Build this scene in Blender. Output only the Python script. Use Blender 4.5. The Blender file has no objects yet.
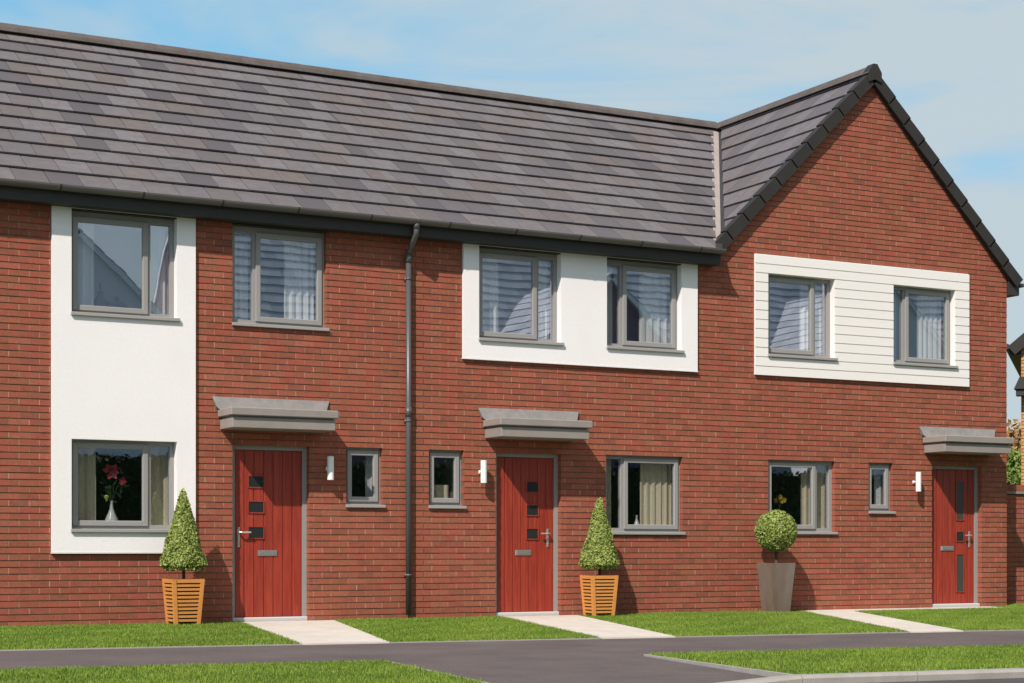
import bpy, math, random
import numpy as np
from mathutils import Vector, Matrix
random.seed(7); NR = np.random.default_rng(11)
C = bpy.context.scene.collection
SC = bpy.context.scene

# ------------------------------------------------------------------ camera / light / world
TH = math.radians(28.1164)
cam = bpy.data.objects.new('camera', bpy.data.cameras.new('camera')); C.objects.link(cam)
cam.location = (-10.492, -19.637, 0.884)
cam.rotation_euler = (math.pi/2, 0, -TH)
cam.data.sensor_width = 36; cam.data.lens = 61.39; cam.data.shift_y = 0.2017
cam.data.clip_start = 0.1; cam.data.clip_end = 2000
SC.camera = cam
SUN = Vector((-1.3, -1.0, 1.62)).normalized()
sl = bpy.data.lights.new('sun', 'SUN'); sun = bpy.data.objects.new('sun', sl); C.objects.link(sun)
sl.energy = 5.0; sl.angle = math.radians(0.7); sl.color = (1.0, 0.90, 0.815)
sun.rotation_euler = (-SUN).to_track_quat('-Z', 'Y').to_euler(); sun.location = (-20, -30, 30)
w = bpy.data.worlds.new('World'); SC.world = w; w.use_nodes = True
nt = w.node_tree; N = nt.nodes; L = nt.links; N.clear()
def nd(n, t, **k):
    x = n.new(t)
    for a, b in k.items(): setattr(x, a, b)
    return x
out = nd(N, 'ShaderNodeOutputWorld'); bg = nd(N, 'ShaderNodeBackground')
sky = nd(N, 'ShaderNodeTexSky'); sky.sky_type = 'NISHITA'; sky.sun_disc = False
sky.sun_elevation = math.asin(SUN.z); sky.sun_rotation = math.atan2(SUN.x, SUN.y)
sky.air_density = 1.0; sky.dust_density = 0.6; sky.ozone_density = 2.0
tc = nd(N, 'ShaderNodeTexCoord'); mp = nd(N, 'ShaderNodeMapping'); mp.inputs['Scale'].default_value = (1.6, 1.6, 6.5)
mp.inputs['Rotation'].default_value = (0.0, 0.12, 0.3)
L.new(tc.outputs['Generated'], mp.inputs[0])
no = nd(N, 'ShaderNodeTexNoise'); no.inputs['Scale'].default_value = 2.2; no.inputs['Detail'].default_value = 7; no.inputs['Roughness'].default_value = 0.56
no.inputs['Distortion'].default_value = 0.5
L.new(mp.outputs[0], no.inputs['Vector'])
# clouds thicken to the right (east) of the view
dt = nd(N, 'ShaderNodeVectorMath', operation='DOT_PRODUCT'); dt.inputs[1].default_value = (0.883, -0.470, 0.0)
L.new(tc.outputs['Generated'], dt.inputs[0])
ma = nd(N, 'ShaderNodeMath', operation='MULTIPLY_ADD'); ma.inputs[1].default_value = 1.0; ma.inputs[2].default_value = 0.33
L.new(dt.outputs['Value'], ma.inputs[0])
ad = nd(N, 'ShaderNodeMath', operation='ADD'); nm = nd(N, 'ShaderNodeMath', operation='MULTIPLY_ADD'); nm.inputs[1].default_value = 2.4; nm.inputs[2].default_value = -0.7; L.new(no.outputs['Fac'], nm.inputs[0]); L.new(nm.outputs[0], ad.inputs[0]); L.new(ma.outputs[0], ad.inputs[1])
rp = nd(N, 'ShaderNodeMapRange'); rp.inputs['From Min'].default_value = 0.42; rp.inputs['From Max'].default_value = 0.98
rp.inputs['To Max'].default_value = 0.93
L.new(ad.outputs[0], rp.inputs['Value'])
tint = nd(N, 'ShaderNodeMix', data_type='RGBA', blend_type='MULTIPLY'); tint.inputs[0].default_value = 1.0
tint.inputs[7].default_value = (0.86, 0.99, 1.10, 1)
L.new(sky.outputs[0], tint.inputs[6])
mx = nd(N, 'ShaderNodeMix', data_type='RGBA'); mx.inputs[7].default_value = (4.55, 5.25, 5.6, 1)
# clearer cyan air opposite the sun (north)
dn = nd(N, 'ShaderNodeVectorMath', operation='DOT_PRODUCT'); dn.inputs[1].default_value = (0.47, 0.88, 0.0)
L.new(tc.outputs['Generated'], dn.inputs[0])
nr = nd(N, 'ShaderNodeMapRange'); nr.inputs['From Min'].default_value = 0.3; nr.inputs['From Max'].default_value = 0.95; nr.inputs['To Max'].default_value = 0.7
L.new(dn.outputs['Value'], nr.inputs['Value'])
cy = nd(N, 'ShaderNodeMix', data_type='RGBA'); cy.inputs[7].default_value = (2.1, 5.2, 7.3, 1)
L.new(nr.outputs[0], cy.inputs[0]); L.new(tint.outputs[2], cy.inputs[6])
L.new(rp.outputs[0], mx.inputs[0]); L.new(cy.outputs[2], mx.inputs[6])
L.new(mx.outputs[2], bg.inputs[0]); bg.inputs[1].default_value = 0.108
L.new(bg.outputs[0], out.inputs[0])
vs = SC.view_settings; vs.view_transform = 'Standard'; vs.look = 'None'; vs.exposure = 0.16; vs.gamma = 1; vs.use_curve_mapping = False
SC.cycles.max_bounces = 8; SC.cycles.transparent_max_bounces = 16
SC.cycles.use_denoising = True

# ------------------------------------------------------------------ materials
def mat(name, base, rough=0.6, spec=0.4, noise=None, tint=None, bump=None, metal=0.0, ramp=None, stretch=None, patch=None, patch2=None, pscale=None):
    """base colour; noise=(scale, amount, col2); tint=(attr amount); ramp=list of colours chosen by the 'rnd' attribute; bump=(scale,strength,dist)"""
    m = bpy.data.materials.new(name); m.use_nodes = True
    nt = m.node_tree; N = nt.nodes; L = nt.links
    b = N['Principled BSDF']; b.inputs['Roughness'].default_value = rough; b.inputs['Metallic'].default_value = metal
    b.inputs['Specular IOR Level'].default_value = spec
    geo = nd(N, 'ShaderNodeNewGeometry'); vec = geo.outputs['Position']
    if stretch:
        mpn = nd(N, 'ShaderNodeMapping'); mpn.inputs['Scale'].default_value = stretch; L.new(vec, mpn.inputs[0]); vec = mpn.outputs[0]
    col = None
    if ramp:
        at = nd(N, 'ShaderNodeAttribute'); at.attribute_name = 'rnd'
        cr = nd(N, 'ShaderNodeValToRGB'); e = cr.color_ramp.elements
        e[0].color = (*ramp[0], 1); e[1].color = (*ramp[-1], 1)
        for i in range(1, len(ramp)-1):
            q = e.new(i/(len(ramp)-1)); q.color = (*ramp[i], 1)
        L.new(at.outputs['Fac'], cr.inputs[0]); col = cr.outputs[0]
    if noise:
        sc, am, c2 = noise
        n1 = nd(N, 'ShaderNodeTexNoise'); n1.inputs['Scale'].default_value = sc; n1.inputs['Detail'].default_value = 6; n1.inputs['Roughness'].default_value = 0.65
        L.new(vec, n1.inputs['Vector'])
        mr = nd(N, 'ShaderNodeMapRange'); mr.inputs['From Min'].default_value = 0.35; mr.inputs['From Max'].default_value = 0.65; mr.inputs['To Max'].default_value = am
        L.new(n1.outputs['Fac'], mr.inputs['Value'])
        mm = nd(N, 'ShaderNodeMix', data_type='RGBA'); L.new(mr.outputs[0], mm.inputs[0])
        if col: L.new(col, mm.inputs[6])
        else: mm.inputs[6].default_value = (*base, 1)
        mm.inputs[7].default_value = (*c2, 1); col = mm.outputs[2]
    for pi_, pt in enumerate((patch, patch2)):
        if not pt: continue
        n3 = nd(N, 'ShaderNodeTexNoise'); n3.inputs['Scale'].default_value = pt[0]; n3.inputs['Detail'].default_value = 4
        mp3 = nd(N, 'ShaderNodeMapping'); mp3.inputs['Scale'].default_value = pscale or (1, 1, 1); mp3.inputs['Location'].default_value = (pi_*7.3, pi_*3.1, pi_*5.7)
        L.new(geo.outputs['Position'], mp3.inputs[0]); L.new(mp3.outputs[0], n3.inputs['Vector'])
        m3 = nd(N, 'ShaderNodeMapRange'); m3.inputs['From Min'].default_value = 0.45; m3.inputs['From Max'].default_value = 0.64; m3.inputs['To Max'].default_value = pt[1]
        L.new(n3.outputs['Fac'], m3.inputs['Value'])
        x3 = nd(N, 'ShaderNodeMix', data_type='RGBA'); L.new(m3.outputs[0], x3.inputs[0])
        if col: L.new(col, x3.inputs[6])
        else: x3.inputs[6].default_value = (*base, 1)
        x3.inputs[7].default_value = (*pt[2], 1); col = x3.outputs[2]
    if col: L.new(col, b.inputs['Base Color'])
    else: b.inputs['Base Color'].default_value = (*base, 1)
    if bump:
        n2 = nd(N, 'ShaderNodeTexNoise'); n2.inputs['Scale'].default_value = bump[0]; n2.inputs['Detail'].default_value = 5
        L.new(vec, n2.inputs['Vector'])
        bp = nd(N, 'ShaderNodeBump'); bp.inputs['Strength'].default_value = bump[1]; bp.inputs['Distance'].default_value = bump[2]
        L.new(n2.outputs['Fac'], bp.inputs['Height']); L.new(bp.outputs[0], b.inputs['Normal'])
    return m
M = {}
M['brick'] = mat('red_brick', (0.3,0.08,0.04), 0.85, 0.2, noise=(40, 0.7, (0.155,0.055,0.037)), bump=(140, 0.5, 0.004),
                 ramp=[(0.235,0.080,0.053),(0.32,0.092,0.053),(0.365,0.106,0.060),(0.315,0.108,0.058),(0.41,0.145,0.086),(0.26,0.087,0.053),(0.375,0.092,0.062)],
                 patch=(8.5, 0.62, (0.25,0.104,0.050)), patch2=(5.5, 0.45, (0.40,0.084,0.060)), pscale=(1,1,1.7))
M['mortar'] = mat('mortar', (0.43,0.25,0.18), 0.95, 0.1, noise=(9, 0.7, (0.30,0.135,0.09)), ramp=[(0.30,0.115,0.075),(0.38,0.20,0.145),(0.50,0.33,0.25)], bump=(200, 0.4, 0.003))
M['bed'] = mat('shaded_bed_mortar', (0.21,0.118,0.078), 0.95, 0.1, noise=(6, 0.9, (0.115,0.068,0.044)), bump=(200, 0.4, 0.003))  # darker than the perp mortar, colour deepens the shading of the bed joints
M['render'] = mat('white_render', (0.81,0.795,0.785), 0.9, 0.15, noise=(45, 0.5, (0.72,0.705,0.695)), bump=(80, 0.45, 0.005), patch=(1.2, 0.3, (0.74,0.722,0.71)))
M['board'] = mat('white_board', (0.80,0.77,0.735), 0.55, 0.3, noise=(3, 0.4, (0.74,0.715,0.68)), stretch=(1,1,8))
M['tile'] = mat('roof_tile', (0.2,0.18,0.18), 0.75, 0.3, noise=(9, 0.5, (0.092,0.080,0.084)), bump=(60, 0.5, 0.006),
                ramp=[(0.080,0.074,0.079),(0.118,0.108,0.114),(0.150,0.139,0.146),(0.126,0.110,0.108),(0.160,0.149,0.156),(0.138,0.115,0.106),(0.102,0.095,0.101)])
M['ridge'] = mat('ridge_tile', (0.085,0.070,0.062), 0.8, 0.2, noise=(5, 0.7, (0.13,0.115,0.108)), bump=(60, 0.4, 0.005))
M['dark'] = mat('charcoal_plastic', (0.034,0.032,0.031), 0.55, 0.3, noise=(3, 0.5, (0.042,0.040,0.038)))
M['verge'] = mat('verge_plastic', (0.027,0.025,0.023), 0.65, 0.25, noise=(4, 0.5, (0.036,0.034,0.031)))
M['gutter'] = mat('gutter_plastic', (0.115,0.11,0.105), 0.4, 0.4, noise=(2, 0.5, (0.09,0.087,0.085)))
M['pipe'] = mat('downpipe_plastic', (0.075,0.075,0.077), 0.35, 0.5)
M['lead'] = mat('lead', (0.25,0.235,0.222), 0.65, 0.35, noise=(9, 0.7, (0.165,0.157,0.15)), bump=(25, 0.3, 0.004))
M['valley'] = mat('valley_lining', (0.36,0.31,0.285), 0.75, 0.25, noise=(6, 0.6, (0.27,0.235,0.22)))
M['canopy'] = mat('canopy_grey', (0.275,0.245,0.222), 0.6, 0.3, noise=(4, 0.6, (0.225,0.20,0.182)))
M['frame'] = mat('grey_frame', (0.275,0.268,0.256), 0.4, 0.4, noise=(2, 0.3, (0.27,0.262,0.25)))
M['sill'] = mat('grey_sill', (0.31,0.30,0.285), 0.4, 0.4)
M['door'] = mat('red_door', (0.335,0.045,0.022), 0.45, 0.4, noise=(5, 0.95, (0.205,0.022,0.013)), bump=(60, 0.45, 0.003), stretch=(9,9,0.5))
M['metal'] = mat('brushed_metal', (0.70,0.69,0.67), 0.32, 0.5, metal=0.9)
M['white_metal'] = mat('white_metal', (0.78,0.77,0.75), 0.35, 0.5)
M['metal_matte'] = mat('matt_metal', (0.52,0.50,0.48), 0.5, 0.4)
M['curtain'] = mat('curtain_cloth', (0.88,0.75,0.54), 0.9, 0.1)
M['net'] = mat('white_curtain_cloth', (0.88,0.86,0.83), 0.9, 0.1)
M['pale_room'] = mat('brightened_room_paint', (0.80,0.80,0.82), 0.9, 0.1)  # upper linings made paler to brighten what shows through the panes
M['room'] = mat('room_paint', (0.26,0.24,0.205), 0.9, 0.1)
M['ceramic'] = mat('white_ceramic', (0.80,0.78,0.72), 0.25, 0.5)
M['bluedark'] = mat('dark_blue_glaze', (0.008,0.011,0.018), 0.7, 0.15)
M['petal'] = mat('pink_petal', (0.55,0.03,0.07), 0.6, 0.3, ramp=[(0.45,0.02,0.05),(0.62,0.05,0.10),(0.7,0.16,0.2)])
M['yellow'] = mat('yellow_petal', (0.6,0.40,0.03), 0.6, 0.3)
M['stem'] = mat('green_stem', (0.05,0.10,0.03), 0.6, 0.3)
M['bud'] = mat('pale_bud', (0.5,0.55,0.16), 0.6, 0.3)
M['wood'] = mat('orange_wood', (0.62,0.275,0.070), 0.6, 0.3, noise=(9, 0.6, (0.50,0.195,0.042)), stretch=(1,1,5), bump=(40, 0.2, 0.002))
M['zinc'] = mat('aged_zinc', (0.20,0.175,0.15), 0.55, 0.4, noise=(3.2, 0.95, (0.15,0.10,0.068)), metal=0.1, stretch=(1,1,0.35), bump=(50, 0.15, 0.002))
M['soil'] = mat('soil', (0.035,0.025,0.018), 0.95, 0.1, bump=(60,0.6,0.01))
M['bark'] = mat('bark', (0.10,0.075,0.05), 0.9, 0.1, noise=(20, 0.6, (0.06,0.045,0.03)), bump=(50, 0.6, 0.006))
M['leaf'] = mat('box_leaf', (0.1,0.16,0.03), 0.6, 0.35, ramp=[(0.105,0.145,0.025),(0.195,0.25,0.05),(0.265,0.325,0.075),(0.23,0.285,0.06),(0.33,0.385,0.11)])
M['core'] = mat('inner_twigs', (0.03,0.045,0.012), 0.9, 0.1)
M['leaf_autumn'] = mat('autumn_leaf', (0.3,0.16,0.06), 0.7, 0.2, ramp=[(0.22,0.13,0.05),(0.34,0.19,0.07),(0.38,0.26,0.12),(0.20,0.17,0.06)])
M['leaf_green'] = mat('garden_leaf', (0.08,0.15,0.03), 0.7, 0.2, ramp=[(0.08,0.14,0.03),(0.16,0.25,0.05),(0.24,0.32,0.08)])
M['added_hedge_leaf'] = mat('added_hedge_leaf', (0.04,0.06,0.02), 0.7, 0.2, ramp=[(0.022,0.036,0.012),(0.04,0.06,0.02),(0.065,0.09,0.03)])  # leaves of the added screen, darkened so the lower panes reflect dark
M['grass'] = mat('grass_blade', (0.08,0.15,0.02), 0.65, 0.2, ramp=[(0.060,0.105,0.015),(0.115,0.190,0.022),(0.17,0.255,0.030),(0.22,0.30,0.042),(0.30,0.33,0.085)])
M['lawn'] = mat('lawn_soil', (0.10,0.16,0.025), 0.9, 0.1, noise=(7, 0.8, (0.075,0.10,0.025)))
M['ground'] = mat('ground', (0.07,0.11,0.025), 0.95, 0.1, noise=(0.4, 0.8, (0.085,0.10,0.035)))
M['tarmac'] = mat('tarmac', (0.098,0.080,0.077), 0.9, 0.2, noise=(1.1, 0.9, (0.150,0.122,0.114)), patch=(70, 0.55, (0.062,0.051,0.050)), patch2=(2.6, 0.5, (0.115,0.095,0.090)), bump=(160, 0.6, 0.006))
M['road'] = mat('road_asphalt', (0.07,0.066,0.068), 0.9, 0.2, noise=(1.2, 0.6, (0.09,0.085,0.085)), bump=(140, 0.6, 0.006))
M['concrete'] = mat('pale_concrete', (0.61,0.56,0.49), 0.85, 0.2, noise=(5, 0.8, (0.49,0.445,0.385)), patch=(1.3, 0.35, (0.45,0.41,0.355)), bump=(120, 0.3, 0.003))
M['kerb'] = mat('kerb_concrete', (0.33,0.31,0.28), 0.9, 0.2, noise=(7, 0.6, (0.24,0.225,0.20)), bump=(90, 0.4, 0.004))
M['coping'] = mat('coping', (0.24,0.23,0.225), 0.8, 0.2, noise=(6,0.5,(0.17,0.16,0.155)))
M['buff'] = mat('buff_brick', (0.5,0.25,0.09), 0.9, 0.15, noise=(30, 0.4, (0.40,0.19,0.07)),
                ramp=[(0.48,0.235,0.09),(0.58,0.30,0.12),(0.52,0.26,0.10)])
def glass_mat(name, r0, tcol):
    m = bpy.data.materials.new(name); m.use_nodes = True
    N = m.node_tree.nodes; L = m.node_tree.links; N.clear()
    o = nd(N, 'ShaderNodeOutputMaterial'); mx = nd(N, 'ShaderNodeMixShader')
    tr = nd(N, 'ShaderNodeBsdfTransparent'); tr.inputs[0].default_value = (*tcol, 1)
    gl = nd(N, 'ShaderNodeBsdfGlossy'); gl.inputs['Roughness'].default_value = 0.0; gl.inputs['Color'].default_value = (0.86, 0.93, 1.0, 1)
    lw = nd(N, 'ShaderNodeLayerWeight'); lw.inputs[0].default_value = 0.5
    p5 = nd(N, 'ShaderNodeMath', operation='POWER'); p5.inputs[1].default_value = 5; L.new(lw.outputs['Facing'], p5.inputs[0])
    mr = nd(N, 'ShaderNodeMath', operation='MULTIPLY_ADD'); mr.inputs[1].default_value = 1-r0; mr.inputs[2].default_value = r0; L.new(p5.outputs[0], mr.inputs[0])
    g = nd(N, 'ShaderNodeNewGeometry'); n2 = nd(N, 'ShaderNodeTexNoise'); n2.inputs['Scale'].default_value = 1.7; n2.inputs['Detail'].default_value = 1
    L.new(g.outputs['Position'], n2.inputs['Vector'])
    bp = nd(N, 'ShaderNodeBump'); bp.inputs['Strength'].default_value = 0.15; bp.inputs['Distance'].default_value = 0.004
    L.new(n2.outputs['Fac'], bp.inputs['Height']); L.new(bp.outputs[0], gl.inputs['Normal'])
    L.new(mr.outputs[0], mx.inputs[0]); L.new(tr.outputs[0], mx.inputs[1]); L.new(gl.outputs[0], mx.inputs[2]); L.new(mx.outputs[0], o.inputs[0])
    return m
M['glass'] = glass_mat('window_glass', 0.25, (0.93, 0.95, 0.96))
M['darkglass'] = mat('obscure_door_glass', (0.020,0.024,0.024), 0.25, 0.5)
M['greyglass'] = mat('patterned_door_glass', (0.060,0.058,0.050), 0.3, 0.5, noise=(60, 0.6, (0.035,0.034,0.030)))
M['pale_slate'] = mat('pale_slate', (0.42,0.43,0.46), 0.8, 0.2, ramp=[(0.36,0.38,0.42),(0.46,0.47,0.50),(0.52,0.53,0.56)])
M['grey_wall'] = mat('grey_wall', (0.78,0.78,0.80), 0.9, 0.1)
M['plum_brick'] = mat('plum_brick', (0.16,0.11,0.13), 0.9, 0.1)

# ------------------------------------------------------------------ mesh builder
ORG = {}
def clip(poly, planes):
    """clip a convex 2-D polygon by half planes (a,b,c): keep a*x+b*y<=c"""
    for a, b, c in planes:
        o = []
        for i in range(len(poly)):
            p, q = poly[i], poly[(i+1) % len(poly)]
            dp, dq = a*p[0]+b*p[1]-c, a*q[0]+b*q[1]-c
            if dp <= 0: o.append(p)
            if (dp < 0 < dq) or (dq < 0 < dp):
                t = dp/(dp-dq); o.append((p[0]+t*(q[0]-p[0]), p[1]+t*(q[1]-p[1])))
        poly = o
        if len(poly) < 3: return []
    return poly
class MB:
    def __init__(s): s.v = []; s.f = []; s.m = []; s.r = []
    def add(s, vs, fs, mi=0, r=None):
        b = len(s.v); s.v += [tuple(x) for x in vs]
        if r is None: r = random.random()
        for f in fs: s.f.append([b+i for i in f]); s.m.append(mi); s.r.append(r)
    def box(s, x0, x1, y0, y1, z0, z1, mi=0, r=None, bev=0):
        if bev:
            b = bev
            ring = lambda i, z: [(x0+i,y0+i,z),(x1-i,y0+i,z),(x1-i,y1-i,z),(x0+i,y1-i,z)]
            vs = []
            # bevel vertical edges too (8-gon rings)
            def r8(i, z):
                return [(x0+i+b,y0+i,z),(x1-i-b,y0+i,z),(x1-i,y0+i+b,z),(x1-i,y1-i-b,z),(x1-i-b,y1-i,z),(x0+i+b,y1-i,z),(x0+i,y1-i-b,z),(x0+i,y0+i+b,z)]
            for i, z in ((b,z0),(0,z0+b),(0,z1-b),(b,z1)): vs += r8(i, z)
            fs = [list(range(7,-1,-1)), list(range(24,32))]
            for k in range(3):
                for j in range(8):
                    a = k*8+j; c = k*8+(j+1)%8; fs.append([a, c, c+8, a+8])
            s.add(vs, fs, mi, r); return s
        vs = [(x0,y0,z0),(x1,y0,z0),(x1,y1,z0),(x0,y1,z0),(x0,y0,z1),(x1,y0,z1),(x1,y1,z1),(x0,y1,z1)]
        s.add(vs, [(3,2,1,0),(4,5,6,7),(0,1,5,4),(1,2,6,5),(2,3,7,6),(3,0,4,7)], mi, r); return s
    def prism(s, poly, fn, h0, h1, mi=0, r=None, back=True):
        n = len(poly)
        if n < 3: return s
        g0 = h0 if callable(h0) else (lambda u, v: h0); g1 = h1 if callable(h1) else (lambda u, v: h1)
        vs = [fn(u, v, g0(u, v)) for u, v in poly] + [fn(u, v, g1(u, v)) for u, v in poly]
        fs = [list(range(n, 2*n))]
        if back: fs.append(list(range(n-1, -1, -1)))
        for i in range(n): j = (i+1) % n; fs.append([i, j, n+j, n+i])
        s.add(vs, fs, mi, r); return s
    def tube(s, pts, rad, n=10, mi=0, r=None):
        pts = [Vector(p) for p in pts]
        rads = rad if isinstance(rad, (list, tuple)) else [rad]*len(pts)
        vs = []; up = Vector((0,0,1))
        for i, p in enumerate(pts):
            d = (pts[min(i+1, len(pts)-1)] - pts[max(i-1, 0)]).normalized()
            a = d.cross(up if abs(d.z) < 0.95 else Vector((0,1,0))).normalized(); b = d.cross(a)
            for k in range(n):
                t = 2*math.pi*k/n; vs.append(p + rads[i]*(math.cos(t)*a + math.sin(t)*b))
        fs = []
        for i in range(len(pts)-1):
            for k in range(n):
                q = i*n; fs.append([q+k, q+(k+1)%n, q+n+(k+1)%n, q+n+k])
        fs.append(list(range(n))[::-1]); fs.append([(len(pts)-1)*n+k for k in range(n)])
        s.add(vs, fs, mi, r); return s
    def lathe(s, prof, cx, cy, cz, n=20, mi=0, r=None):
        vs = []
        for (ra, z) in prof:
            for k in range(n):
                t = 2*math.pi*k/n; vs.append((cx+ra*math.cos(t), cy+ra*math.sin(t), cz+z))
        fs = []
        for i in range(len(prof)-1):
            for k in range(n): q = i*n; fs.append([q+k, q+(k+1)%n, q+n+(k+1)%n, q+n+k])
        fs.append(list(range(n))[::-1]); fs.append([(len(prof)-1)*n+k for k in range(n)])
        s.add(vs, fs, mi, r); return s
    def quads(s, V, R, mi=0):
        """V: (n,4,3) array of loose leaf quads, R: per-quad random"""
        b = len(s.v); s.v += [tuple(x) for x in V.reshape(-1, 3)]
        for i in range(len(V)): s.f.append([b+4*i, b+4*i+1, b+4*i+2, b+4*i+3]); s.m.append(mi); s.r.append(float(R[i]))
        return s
    def build(s, name, mats, parent=None, label=None, cat=None, group=None, kind=None, smooth=False, base=False):
        if not isinstance(mats, (list, tuple)): mats = [mats]
        A = np.array(s.v, dtype=float); lo, hi = A.min(0), A.max(0)
        org = (lo+hi)/2
        if base: org[2] = lo[2]
        me = bpy.data.meshes.new(name); me.from_pydata([tuple(x) for x in (A-org)], [], s.f)
        for m in mats: me.materials.append(m)
        me.polygons.foreach_set('material_index', s.m)
        at = me.attributes.new('rnd', 'FLOAT', 'FACE'); at.data.foreach_set('value', s.r)
        if smooth: me.polygons.foreach_set('use_smooth', [True]*len(s.f))
        me.update()
        o = bpy.data.objects.new(name, me); C.objects.link(o)
        ORG[o.name] = Vector(org)
        if parent:
            o.parent = parent; o.location = Vector(org) - ORG[parent.name]
        else: o.location = org
        tag(o, label, cat, group, kind); return o
def tag(o, label=None, cat=None, group=None, kind=None):
    if label: o['label'] = label
    if cat: o['category'] = cat
    if group: o['group'] = group
    if kind: o['kind'] = kind
def thing(name, loc, label, cat, group=None):
    o = bpy.data.objects.new(name, None); C.objects.link(o); o.location = loc; o.empty_display_size = 0.2
    ORG[o.name] = Vector(loc); tag(o, label, cat, group); return o

# ------------------------------------------------------------------ brickwork
BW, BH, J, JB = 0.225, 0.075, 0.012, 0.0135
def subtract(iv, a, b):
    o = []
    for p, q in iv:
        if b <= p or a >= q: o.append((p, q)); continue
        if a > p: o.append((p, a))
        if b < q: o.append((b, q))
    return o
def bricks(mb, x0, x1, z0, z1, openings, planes=(), y=0.0, depth=0.105, fn=None, jit=0.0012, perp=True):
    """individual bricks in stretcher bond on the plane Y=y facing -Y, clipped round openings (x0,x1,z0,z1) and by half planes in (x,z)"""
    fn = fn or (lambda u, v, h: (u, y - h, v))
    r0 = int(math.floor(z0/BH)); r1 = int(math.ceil(z1/BH))
    for r in range(r0, r1):
        za, zb = max(r*BH, z0), min(r*BH+BH-JB, z1)
        if zb - za < 0.008: continue
        cuts = sorted({za, zb} | {z for o in openings for z in (o[2], o[3]) if za+0.003 < z < zb-0.003})
        off = (r % 2)*BW/2
        k0 = int(math.floor((x0-off)/BW))-1; k1 = int(math.ceil((x1-off)/BW))+1
        for k in range(k0, k1):
            a, b = max(k*BW+off, x0), min(k*BW+off+BW-J, x1)
            if b-a < 0.012: continue
            rnd = random.random(); pj = random.uniform(-jit, jit)
            for c in range(len(cuts)-1):
                ca, cb = cuts[c], cuts[c+1]
                iv = [(a, b)]
                for o in openings:
                    if o[2] < cb-0.001 and o[3] > ca+0.001: iv = subtract(iv, o[0], o[1])
                for p, q in iv:
                    if q-p < 0.008: continue
                    poly = clip([(p,ca),(q,ca),(q,cb),(p,cb)], planes)
                    mb.prism(poly, fn, -depth, pj, 0, rnd, back=False)
                    if perp and b-a > BW-J-0.001 and abs(q-b) < 1e-6 and q+J < x1 and not any(o[0] < q+J+0.001 and o[1] > q and o[2] < cb-0.001 and o[3] > ca+0.001 for o in openings):
                        mb.prism(clip([(q+0.0005,ca),(q+J-0.0005,ca),(q+J-0.0005,cb),(q+0.0005,cb)], planes), fn, -0.03, -0.0022, 1, back=False)
def slab(mb, x0, x1, z0, z1, openings, yf, yb, mi=0, inset=0.0):
    """vertical slab with rectangular holes, front at yf, back at yb"""
    op = [(a-inset, b+inset, c-inset, d+inset) for a, b, c, d in openings]
    xs = sorted({x0, x1} | {x for o in op for x in o[:2] if x0 < x < x1}); zs = sorted({z0, z1} | {z for o in op for z in o[2:] if z0 < z < z1})
    solid = lambda i, j: 0 <= i < len(xs)-1 and 0 <= j < len(zs)-1 and not any(o[0] < (xs[i]+xs[i+1])/2 < o[1] and o[2] < (zs[j]+zs[j+1])/2 < o[3] for o in op)
    for i in range(len(xs)-1):
        for j in range(len(zs)-1):
            if not solid(i, j): continue
            a, b, c, d = xs[i], xs[i+1], zs[j], zs[j+1]
            mb.add([(a,yf,c),(b,yf,c),(b,yf,d),(a,yf,d)], [(0,1,2,3)], mi); mb.add([(a,yb,c),(b,yb,c),(b,yb,d),(a,yb,d)], [(3,2,1,0)], mi)
            if not solid(i-1, j): mb.add([(a,yf,c),(a,yf,d),(a,yb,d),(a,yb,c)], [(0,1,2,3)], mi)
            if not solid(i+1, j): mb.add([(b,yf,c),(b,yb,c),(b,yb,d),(b,yf,d)], [(0,1,2,3)], mi)
            if not solid(i, j-1): mb.add([(a,yf,c),(a,yb,c),(b,yb,c),(b,yf,c)], [(0,1,2,3)], mi)
            if not solid(i, j+1): mb.add([(a,yf,d),(b,yf,d),(b,yb,d),(a,yb,d)], [(0,1,2,3)], mi)

# ------------------------------------------------------------------ roof tiles
def tiles(mb, fn, u0, u1, vlen, gauge, planes=(), tw=0.37, thick=0.020, seed=1):
    """interlocking flat tiles in staggered courses; fn(u, v, h): u along the eaves, v up the slope, h off the slope"""
    rg = random.Random(seed); n = int(math.ceil(vlen/gauge))
    for i in range(n):
        va = i*gauge; vb = min(va+gauge+0.06, vlen)
        off = (i % 2)*tw/2
        for k in range(int(math.floor((u0-off)/tw))-1, int(math.ceil((u1-off)/tw))+1):
            a, b = max(k*tw+off, u0), min(k*tw+off+tw-0.009, u1)
            if b-a < 0.02: continue
            poly = clip([(a,va),(b,va),(b,vb),(a,vb)], planes)
            if not poly: continue
            lift = rg.uniform(-0.0015, 0.0015)
            top = lambda u, v, va=va, l=lift: 0.036 + l - 0.029*(v-va)/gauge
            bot = lambda u, v, va=va, l=lift: 0.036 - thick + l - 0.021*(v-va)/gauge
            r = rg.random(); mb.prism(poly, fn, bot, top, 0, r)

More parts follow.
